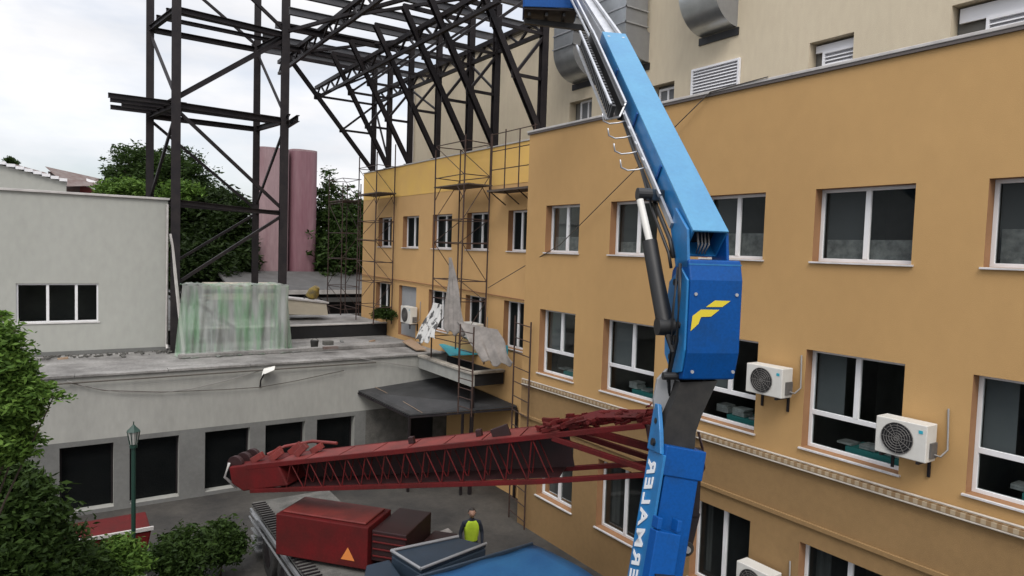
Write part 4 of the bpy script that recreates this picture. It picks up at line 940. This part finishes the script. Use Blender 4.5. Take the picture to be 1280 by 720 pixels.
# lower column
ct=at('D',848,560,9.05); cb=at('D',799,860,8.75)
dc=(ct-cb).normalized()
MB().bar(cb,ct,.47,.46,e1).build('column','blue',bc,.015)
MB().bar(ct-dc*.35,ct+dc*.03,.56,.50,e1).build('column_head','blue',bc,.015)
sc=dc.cross(e1).normalized()
if sc.dot(s1)<0: sc=-sc
nf=sc.cross(dc).normalized()
if nf.dot(e1)<0: nf=-nf
lf=[ct-sc*.27+nf*.24-dc*.1,ct-sc*.27-nf*.26-dc*.1,cb-sc*.27-nf*.26,cb-sc*.27+nf*.24]
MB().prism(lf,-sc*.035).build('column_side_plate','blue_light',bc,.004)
MB().prism([ct-sc*.27+nf*.25-dc*.1,ct-sc*.27-nf*.2-dc*.1,ct-sc*.3-nf*.12+dc*.2,ct-sc*.33+nf*.0+dc*.52,ct-sc*.33+nf*.12+dc*.52],-sc*.06).build('column_horn','blue_light',bc,.01)
for t,r_ in ((.02,.05),(.3,.04),(.46,.03)): MB().disc(ct-sc*.345+dc*t+nf*.02,sc,r_,.06,12).build('bolt','black',bc)
q0=at('D',832,664,8.45); q1=at('D',806,820,8.2)
MB().bar(q0,q1,.33,.2,e1).build('cylinder_housing','blue',bc,.012)
MB().bar(q0+(q0-q1).normalized()*.02-sc*.13,q0+(q0-q1).normalized()*.16-sc*.13,.06,.18,e1).bar(q0+(q0-q1).normalized()*.02+sc*.13,q0+(q0-q1).normalized()*.16+sc*.13,.06,.18,e1).build('housing_lug','blue',bc,.01)
MB().bar(at('D',829,716,8.32),at('D',828,722,8.32),.26,.24,e1).build('slot','black',bc)
# lettering running up the left side of the column
fc=bpy.data.curves.new('lettering','FONT'); fc.body='THERMALER'; fc.size=.34; fc.extrude=.003; fc.shear=.25; fc.space_character=1.18; fc.offset=.008
to=bpy.data.objects.new('tmp',fc); COL.objects.link(to); bpy.context.view_layer.update()
me=bpy.data.meshes.new_from_object(to.evaluated_get(bpy.context.evaluated_depsgraph_get())); bpy.data.objects.remove(to)
tw=max(v.co.x for v in me.vertices)
# letter up = towards camera-left edge; baseline on far side? text reads bottom to top
top_=ct-sc*.312-dc*.22
for v in me.vertices:
    x,y,z=v.co; p=top_-dc*(tw-x)+nf*(.02+.14-y)-sc*z
    v.co=p-V((K.x,K.y,0))
lo=bpy.data.objects.new('lettering',me); COL.objects.link(lo); lo.parent=bc; me.materials.append(M['letter'])
# hook block at the right of column
hk=at('D',857,685,9.3)
MB().disc(hk,e1,.105,.09,22).build('pulley','rubber',bc,.01); MB().disc(hk-e1*.05,e1,.045,.05,12).build('pulley_hub','alu',bc)
MB().bar(hk+V((0,0,.0)),at('D',868,640,9.3),.16,.06,e1).bar(at('D',868,645,9.3),at('D',872,560,9.3),.1,.1,e1).build('hook_bracket','steel',bc,.01)
MB().tube([at('D',872,600,9.3),at('D',880,585,9.3),at('D',878,560,9.3),at('D',873,540,9.3)],.02,6).build('hose','red_dark',bc,smooth=2)
# basket at the boom end
bk0=at('D',688,20,15.9); ex=V((_R[0],_R[1],0)).normalized(); ef=V((_f[0],_f[1],0)).normalized()
bk1=MB()
def bx(mb,a0,a1,b0,b1,z0,z1):
    P=[bk0+ex*a+ef*b for a,b in ((a0,b0),(a1,b0),(a1,b1),(a0,b1))]; mb.prism([p+V((0,0,z0)) for p in P],(0,0,z1-z0)); return mb
bx(MB(),-.62,.58,-.4,.5,0,.05).build('basket_floor','steel',bc)
m4=MB()
bx(m4,-.62,.58,-.43,-.40,.05,.36); bx(m4,-.65,-.62,-.4,.5,.05,.36); bx(m4,.58,.61,-.4,.5,.05,.36); bx(m4,-.62,.58,.5,.53,.05,.36)
m4.build('basket_panel','blue',bc,.006)
m5=MB()
for a in (-.62,-.2,.2,.58):
    for b in (-.41,.51): m5.tube([bk0+ex*a+ef*b+Zu*.36,bk0+ex*a+ef*b+Zu*1.15],.02,6)
for z in (.75,1.15): m5.tube([bk0+ex*-.62+ef*-.41+Zu*z,bk0+ex*.58+ef*-.41+Zu*z,bk0+ex*.58+ef*.51+Zu*z,bk0+ex*-.62+ef*.51+Zu*z,bk0+ex*-.62+ef*-.41+Zu*z],.02,6)
m5.build('basket_rail','blue_light',bc)
m6=MB()
for a in (-.5,-.1,.3): m6.bar(bk0+ex*a+ef*-.3+Zu*-.06,bk0+ex*a+ef*.4+Zu*-.06,.06,.08)
m6.bar(bk0+ex*-.6+Zu*-.14,bk0+ex*1.0+ef*.2+Zu*-.2,.1,.12); m6.bar(bk0+ex*.95+ef*.1+Zu*-.2,E3-dB*.3,.12,.12); m6.build('basket_carrier','black',bc)

# truck under the lift
fl=empty('lift_truck',(7.1,7.5,0),'blue truck with glossy blue top cover parked beneath the boom lift','truck')
tz=2.45
Pq=[at('Z',540,716,tz),at('Z',662,680,tz),at('Z',702,690,tz)]
u_=(Pq[1]-Pq[0]); u_.z=0
xL,xR,yF,yN=6.05,8.3,10.75,8.3
cz=[(Pq[0].x,Pq[0].y),(Pq[1].x,Pq[1].y),(Pq[2].x,Pq[2].y)]
a0=V((Pq[0].x,Pq[0].y,0)); a1=V((Pq[1].x,Pq[1].y,0)); a2=V((Pq[2].x,Pq[2].y,0)); vdir=(a1-a0).normalized()
nperp=V((vdir.y,-vdir.x,0))
if nperp.dot(V((0,-1,0)))<0: nperp=-nperp
wd=2.1; base=[a0-vdir*1.6,a1+vdir*.1,a1+vdir*.1+nperp*wd,a0-vdir*1.6+nperp*wd]
rows=[]
for j in range(9):
    t=j/8; rows.append([(base[0].lerp(base[1],i/16)).lerp(base[3].lerp(base[2],i/16),t)+V((0,0,tz-.10*abs(t-.5)**2*4+.015*sin(i*1.3+j))) for i in range(17)])
o=MB().grid(rows).build('top_cover','tarp_blue',fl,smooth=2); md=o.modifiers.new('t','SOLIDIFY'); md.thickness=.05
MB().prism([b+V((0,0,.9)) for b in base],(0,0,1.45)).build('body','blue',fl,.03)
for sg in (0,1):
    p0=base[0] if sg==0 else base[3]; p1=base[1] if sg==0 else base[2]; MB().bar(p0+V((0,0,tz-.03))-nperp*(.03 if sg==0 else -.03),p1+V((0,0,tz-.03))-nperp*(.03 if sg==0 else -.03),.05,.07).build('edge_rail','slate',fl,.01)
MB().prism([b+V((0,0,.55)) for b in [base[0]-vdir*1+nperp*.3,base[1]+vdir*.3+nperp*.3,base[2]+vdir*.3+nperp*.0,base[3]-vdir*1-nperp*.0]],(0,0,.3)).build('chassis','steel',fl)
for t in (.15,.85):
    for b,sg in ((0,-1),(1,1)):
        p=base[0].lerp(base[1],t) if b==0 else base[3].lerp(base[2],t)
        wh=MB().disc(p+V((0,0,.48))-nperp*(-.05 if b==0 else .35)*1,nperp,.48,.3,24).build('wheel','rubber',fl,.03); MB().disc(p+V((0,0,.48))-nperp*(-.05 if b==0 else .35)*1,nperp,.26,.32,16).build('rim','alu',wh)
# turntable and frame under column
MB().bar((cb.x,cb.y,0.9),cb+V((0,0,.1)),1.0,1.0,(0,1,0)).build('turntable','blue',bc,.03)
MB().box((cb.x-1.1,cb.y-2.2,.45),(cb.x+1.1,cb.y+1.6,.92)).build('carrier_bed','steel',bc)
for sx in (-1,1):
    for sy in (-1.7,1.1): wh=MB().disc((cb.x+sx*.95,cb.y+sy,.47),(1,0,0),.47,.28,24).build('wheel','rubber',bc,.03); MB().disc((cb.x+sx*.97,cb.y+sy,.47),(1,0,0),.25,.3,16).build('rim','alu',wh)

# ---------------------------------------------------------------- red mobile crane
rc=empty('mobile_crane',(5.3,13.5,0),'old red mobile crane with lattice boom folded low across the yard','mobile crane')
bL=at('D',300,583,15.2); bR=at('D',806,530,12.7)      # near top edge of the boom
dR=(bR-bL).normalized(); hR=V((-dR.y,dR.x,0)).normalized()
if hR.dot(V((1,1,0)))<0: hR=-hR
uR=dR.cross(hR).normalized()
if uR.z<0: uR=-uR
LR=(bR-bL).length
def rp_(t,a,u): return bL+dR*(t*LR)+hR*a+uR*u
def ht(t): return .55+.35*min(1,t/.75)
def wt(t): return .75
mb=MB()
# top sheet in panels
for k in range(9):
    ta,tb_=.10+.09*k,.10+.09*(k+1)-.004
    if tb_>.9: break
    mb.prism([rp_(ta,0,0),rp_(tb_,0,0),rp_(tb_,wt(0),0),rp_(ta,wt(0),0)],uR*.02)
mb.build('top_plate','red_top',rc,.004)
mb=MB()
for a in (0,.75):
    mb.bar(rp_(.02,a,-.03),rp_(1.0,a,-.03),.09,.10,uR); 
    mb.bar(rp_(.02,a,-ht(.02)),rp_(.75,a,-ht(.75)),.09,.09,uR); mb.bar(rp_(.75,a,-ht(.75)),rp_(1.02,a,-.95),.09,.09,uR)
mb.build('chord','red',rc,.006)
mb=MB(); n=13
for a in (0.0,.75,.35):
    for k in range(n):
        t=.12+.66*k/n; t2=t+.33/n; t3=t+.66/n
        mb.tube([rp_(t,a,-ht(t)),rp_(t2,a,-.05)],.014,6); mb.tube([rp_(t2,a,-.05),rp_(t3,a,-ht(t3))],.014,6)
mb.build('lattice','red',rc)
mb=MB(); mb.prism([rp_(.1,.70,-.07),rp_(.82,.70,-.07),rp_(.82,.70,-ht(.82)+.04),rp_(.1,.70,-ht(.1)+.04)],-hR*.02); mb.prism([rp_(.1,.04,-ht(.1)+.03),rp_(.8,.04,-ht(.8)+.03),rp_(.8,.69,-ht(.8)+.03),rp_(.1,.69,-ht(.1)+.03)],uR*.015)
mb.build('inner_plate','red_dark',rc)
# head of the boom
mb=MB(); mb.prism([rp_(-.03,-.04,.02),rp_(.11,-.04,.03),rp_(.13,-.04,-.52),rp_(0.0,-.04,-.55),rp_(-.03,-.04,-.35)],hR*.85); mb.build('boom_head','red',rc,.03)
for a in (.1,.4,.7):
    MB().disc(rp_(-.02,a,.03),hR,.20,.10,20).build('sheave','red_dark',rc,.01)
mb=MB()
for k,(t,a) in enumerate(((.02,.2),(.05,.5),(.08,.15),(.1,.6),(.14,.3),(.17,.5))): mb.bar(rp_(t,a,.05),rp_(t+.03,a+.05,.16+.02*k%.1),.12,.14,uR)
mb.tube([rp_(.02,.75,.04),rp_(.06,.95,.14),rp_(.14,1.0,.18),rp_(.22,.85,.1)],.04,8)
mb.build('head_fitting','red_top',rc,.01)
MB().tube([rp_(-.03,.0,.1),rp_(-.05,.0,-.2),rp_(-.03,.1,-.5)],.03,6).build('rope_guard','coping',rc,smooth=2)
# machinery clutter on the heel
mb=MB(); random.seed(12)
for k in range(150):
    t=random.uniform(.76,1.01); a=random.uniform(-.03,.8); u=random.uniform(-.06,.20)
    q=rp_(t,a,u); s=random.uniform(.03,.12); mb.bar(q,q+dR*s*1.8+hR*random.uniform(-.1,.1)+uR*random.uniform(-.04,.05),s*.7,s*.6,uR)
for k in range(7): mb.tube([rp_(.8,.1*k+.05,.1),rp_(.9,.1*k+.1,.2),rp_(1.0,.1*k+.05,.12)],.02,5)
mb.build('winch_gear','red',rc)
mb=MB(); mb.bar(rp_(.80,0,-.08),rp_(1.02,0,-.98),.10,.10,uR); mb.bar(rp_(.86,.4,-.06),rp_(1.04,.4,-.7),.12,.14,uR); mb.bar(rp_(.80,.75,-.08),rp_(1.02,.75,-.98),.1,.1,uR); mb.build('heel_strut','red',rc,.008)
MB().prism([rp_(1.0,0,0),rp_(1.03,0,-.1),rp_(1.03,0,-.9),rp_(1.0,0,-.9)],hR*.8).build('boom_foot','red_dark',rc,.02)
mb=MB()
for t in (.45,.62): MB().bar(rp_(t,.4,.02),rp_(t,.4,.16),.12,.12).build('top_bracket','red_dark',rc,.01)
mb.bar(rp_(.66,.2,.02),rp_(.7,.2,.1),.1,.3); mb.build('top_bracket','red_dark',rc,.01)
# carrier
cx0,cx1=4.25,6.3
MB().box((cx0,9.6,1.12),(cx1,18.4,1.24)).box((cx0+.5,9.0,.7),(cx1-.5,18.4,1.11)).build('carrier_deck','brick',rc,.01)
mb=MB(); y=9.8
mb.box((cx0-.06,9.6,1.0),(cx0-.003,18.4,1.1)).box((cx0-.09,9.6,.86),(cx0-.05,18.4,.9))
mb.build('side_rail','duct_side',rc,.004)
mb=MB()
while y<18.2: mb.box((cx0-.05,y,1.245),(cx0+.3,y+.03,1.27)); y+=.15
mb.build('deck_grating','steel',rc)
for yy in (10.8,12.2,15.2,16.6):
    for x in (cx0+.12,cx1-.12):
        wh=MB().disc((x,yy,.52),(1,0,0),.52,.34,28).build('wheel','rubber',rc,.04); MB().disc((x,yy,.52),(1,0,0),.28,.36,18).build('rim','steel',wh,.01)
mb=MB()
for k in range(5): mb.box((cx0-.1,17.5,.25+k*.2),(cx0+.25,18.1,.29+k*.2))
mb.build('step','duct_side',rc)
# slewing upper
uc=at('Z',425,668,1.9)
dh=V((dR.x,dR.y,0)).normalized(); nh=V((-dh.y,dh.x,0))
if nh.dot(V((1,1,0)))<0: nh=-nh
f0=at('Z',345,642,2.25); f0.z=0
fb0=f0; fb1=f0+dh*2.15
def upr(z0,z1,a,b,c,d_,name,m_,bev=.02):
    P=[fb0+dh*a+nh*c,fb0+dh*b+nh*c,fb0+dh*b+nh*d_,fb0+dh*a+nh*d_]; return MB().prism([p+V((0,0,z0)) for p in P],(0,0,z1-z0)).build(name,m_,rc,bev,fixn=True)
upr(1.35,2.25,0,2.2,0,1.1,'counterweight','red')
upr(2.255,2.30,.1,2.1,.1,1.0,'counterweight_cap','red_top')
upr(1.5,2.15,2.21,3.0,.15,1.5,'engine_cover','red_dark')
for k in range(4): upr(1.6+.15*k,1.64+.15*k,2.25,3.03,.11,.14,'vent_slat','red')
upr(1.3,1.7,3.04,3.6,.3,1.6,'machinery_deck','red_dark')
upr(1.26,1.34,.3,4.2,.2,1.5,'slew_ring','steel')
def tri(c,s,name='warning_triangle'):
    n_=-nh; MB().prism([c-dh*s+n_*.006,c+dh*s+n_*.006,c+V((0,0,s*1.7))+n_*.006],n_*.003).build(name,'warn',rc)
tri(fb0+dh*1.75+V((0,0,1.5)),.16); 

# front cab, slate blue
S=[at('Z',505,668,2.35),at('Z',598,664,2.35)]
c0=at('Z',452,706,2.0); c1=at('Z',510,668+8,2.3); 
mb=MB()
fcb=empty('service_truck',(5.4,10.6,0),'dusty slate blue truck cab and hood beside the red crane','truck')
A0=at('Z',489,690,2.1); A1=at('Z',573,672,2.1); A2=at('Z',608,681,2.1); A3=at('Z',526,713,2.1)
mb.prism([A0,A1,A2,A3],(0,0,-.06)); mb.build('roof','slate',fcb,.02)
MB().prism([p*1.0+V((0,0,-.07)) for p in (A0,A1,A2,A3)],(0,0,-1.4)).build('cab','slate',fcb,.03)
for a,b in ((A0,A3),(A0,A1),(A3,A2)): MB().tube([a+V((0,0,.03)),b+V((0,0,.03))],.03,8).build('roof_rail','duct_side',fcb,smooth=True)
B0=at('Z',458,706,1.9); B1=at('Z',487,699,1.9); B3=at('Z',512,735,1.9); B2=at('Z',450,745,1.9)
MB().prism([B0,B1,B3,B2],(0,0,-1.1)).build('hood','slate',fcb,.03)
for p in (A0.lerp(A3,.2),A0.lerp(A3,.9),A1,A2): wh=MB().disc((p.x,p.y,.45),(A3-A0).cross(Zu),.45,.28,20).build('wheel','rubber',fcb,.02)
# boards/clutter on the ground by the worker
tag(MB().prism([at('Z',520,676,.5),at('Z',560,660,.5),at('Z',566,665,.5),at('Z',530,682,.5)],(0,0,-.08)).build('plank_stack','cloth'),'pale planks stacked on the yard left of the worker','planks')
tag(MB().box((4.9,13.3,0),(5.0,13.4,.05)).build('scrap','steel'),'small steel scrap under the red crane','scrap') if False else None
gc=empty('gas_bottle',at('Z',650,700,.0),'dark upright cylinder behind the blue truck cover','gas bottle')
p=at('D',648,665,13.6); p.z=0
MB().tube([p,p+V((0,0,1.35)),p+V((0,0,1.5)),p+V((0,0,1.6))],lambda t:[.14,.14,.07,.04][min(3,int(t*3.01))],14).build('body','rubber',gc,smooth=True)
MB().tube([p+V((0,0,1.6)),p+V((0,0,1.75))],.03,8).box(tuple(p+V((-.06,-.03,1.66))),tuple(p+V((.06,.03,1.72)))).build('valve','alu',gc)

# ---------------------------------------------------------------- worker
def skinmesh(name,verts,edges,radii,m_,parent,root=0,sub=2):
    me=bpy.data.meshes.new(name); me.from_pydata([tuple(v) for v in verts],edges,[]); o=bpy.data.objects.new(name,me); COL.objects.link(o); o.parent=parent
    me.materials.append(M[m_]); sk=o.modifiers.new('skin','SKIN'); sk.use_smooth_shade=True
    for i,r_ in enumerate(radii): me.skin_vertices[0].data[i].radius=(r_ if isinstance(r_,tuple) else (r_,r_))
    me.skin_vertices[0].data[root].use_root=True
    sb=o.modifiers.new('sub','SUBSURF'); sb.levels=sub; sb.render_levels=sub
    return o
pp_=at('D',590,640,16.75)
pw=empty('person',(pp_.x,pp_.y,0),'worker in a yellow-green high visibility vest standing in the yard behind the trucks','person')
pw.rotation_euler=(0,0,radians(-20))
# pelvis chest neck head / arms / legs (local, facing -Y)
vv=[(0,0,.95),(0,.0,1.15),(0,.01,1.36),(0,0,1.47),(0,-.01,1.55),
    (.19,.0,1.40),(.27,.02,1.14),(.25,-.12,.93),(.24,-.17,.86),
    (-.19,.0,1.40),(-.27,.02,1.14),(-.25,-.12,.93),(-.24,-.17,.86),
    (.1,0,.88),(.11,-.02,.5),(.12,.02,.1),(.12,-.12,.05),
    (-.1,0,.88),(-.11,-.02,.5),(-.12,.02,.1),(-.12,-.12,.05)]
ee=[(0,1),(1,2),(2,3),(3,4),(2,5),(5,6),(6,7),(7,8),(2,9),(9,10),(10,11),(11,12),(0,13),(13,14),(14,15),(15,16),(0,17),(17,18),(18,19),(19,20)]
rr=[(.15,.11),(.14,.10),(.15,.11),.06,.055,.065,.05,.036,.03,.065,.05,.036,.03,.085,.06,.045,.04,.085,.06,.045,.04]
skinmesh('body',vv,ee,rr,'navy',pw)
skinmesh('vest',[(0,0,.93),(0,0,1.15),(0,.01,1.36),(0,0,1.44),(.17,0,1.41),(-.17,0,1.41)],[(0,1),(1,2),(2,3),(2,4),(2,5)],[(.19,.14),(.175,.13),(.18,.135),.08,.09,.09],'hivis',pw,1)
hd=bpy.data.meshes.new('head'); bm=bmesh.new(); bmesh.ops.create_uvsphere(bm,u_segments=20,v_segments=14,radius=.1)
for v in bm.verts:
    v.co.z*=1.22; v.co.x*=.82
    if v.co.z<0: v.co.x*=1+v.co.z*1.6
    if v.co.y<-.07 and abs(v.co.x)<.025 and -.04<v.co.z<.02: v.co.y-=.018
    v.co+=V((0,-.01,1.64))
for sx in (-1,1):
    for vs_,rad,ce in ((6,.012,(sx*.032,-.098,1.655)),(6,.02,(sx*.083,0,1.64))):
        r__=bmesh.ops.create_uvsphere(bm,u_segments=8,v_segments=6,radius=rad)
        for v in r__['verts']: v.co+=V(ce)
bm.to_mesh(hd); bm.free(); ho=bpy.data.objects.new('head',hd); COL.objects.link(ho); ho.parent=pw; hd.materials.append(M['skin'])
for p in hd.polygons: p.use_smooth=True
hm=bpy.data.meshes.new('hair'); bm=bmesh.new(); bmesh.ops.create_uvsphere(bm,u_segments=20,v_segments=14,radius=.108)
for v in list(bm.verts):
    v.co.z*=1.2; v.co.x*=.86
dl=[v for v in bm.verts if v.co.z<-.02 or (v.co.y<-.05 and v.co.z<.06)]
bmesh.ops.delete(bm,geom=dl,context='VERTS')
for v in bm.verts: v.co+=V((0,.0,1.645))
bm.to_mesh(hm); bm.free(); ho=bpy.data.objects.new('hair',hm); COL.objects.link(ho); ho.parent=pw; hm.materials.append(M['hair'])
for sx in (-1,1):
    hv=[(sx*.24,-.17,.86),(sx*.24,-.2,.81)]; he=[(0,1)]; hr=[.026,.034]
    for k,(dx,ln) in enumerate(((-.03,.07),(-.01,.08),(.01,.075),(.028,.06))):
        i=len(hv); hv+=[(sx*.24+dx,-.22,.775),(sx*.24+dx,-.225,.775-ln*.6),(sx*.24+dx*.9,-.205,.775-ln)]; he+=[(1,i),(i,i+1),(i+1,i+2)]; hr+=[.010,.009,.007]
    i=len(hv); hv+=[(sx*.24-sx*.04,-.22,.815),(sx*.24-sx*.05,-.24,.775)]; he+=[(1,i),(i,i+1)]; hr+=[.011,.008]
    skinmesh('hand',hv,he,hr,'skin',pw,0,1)
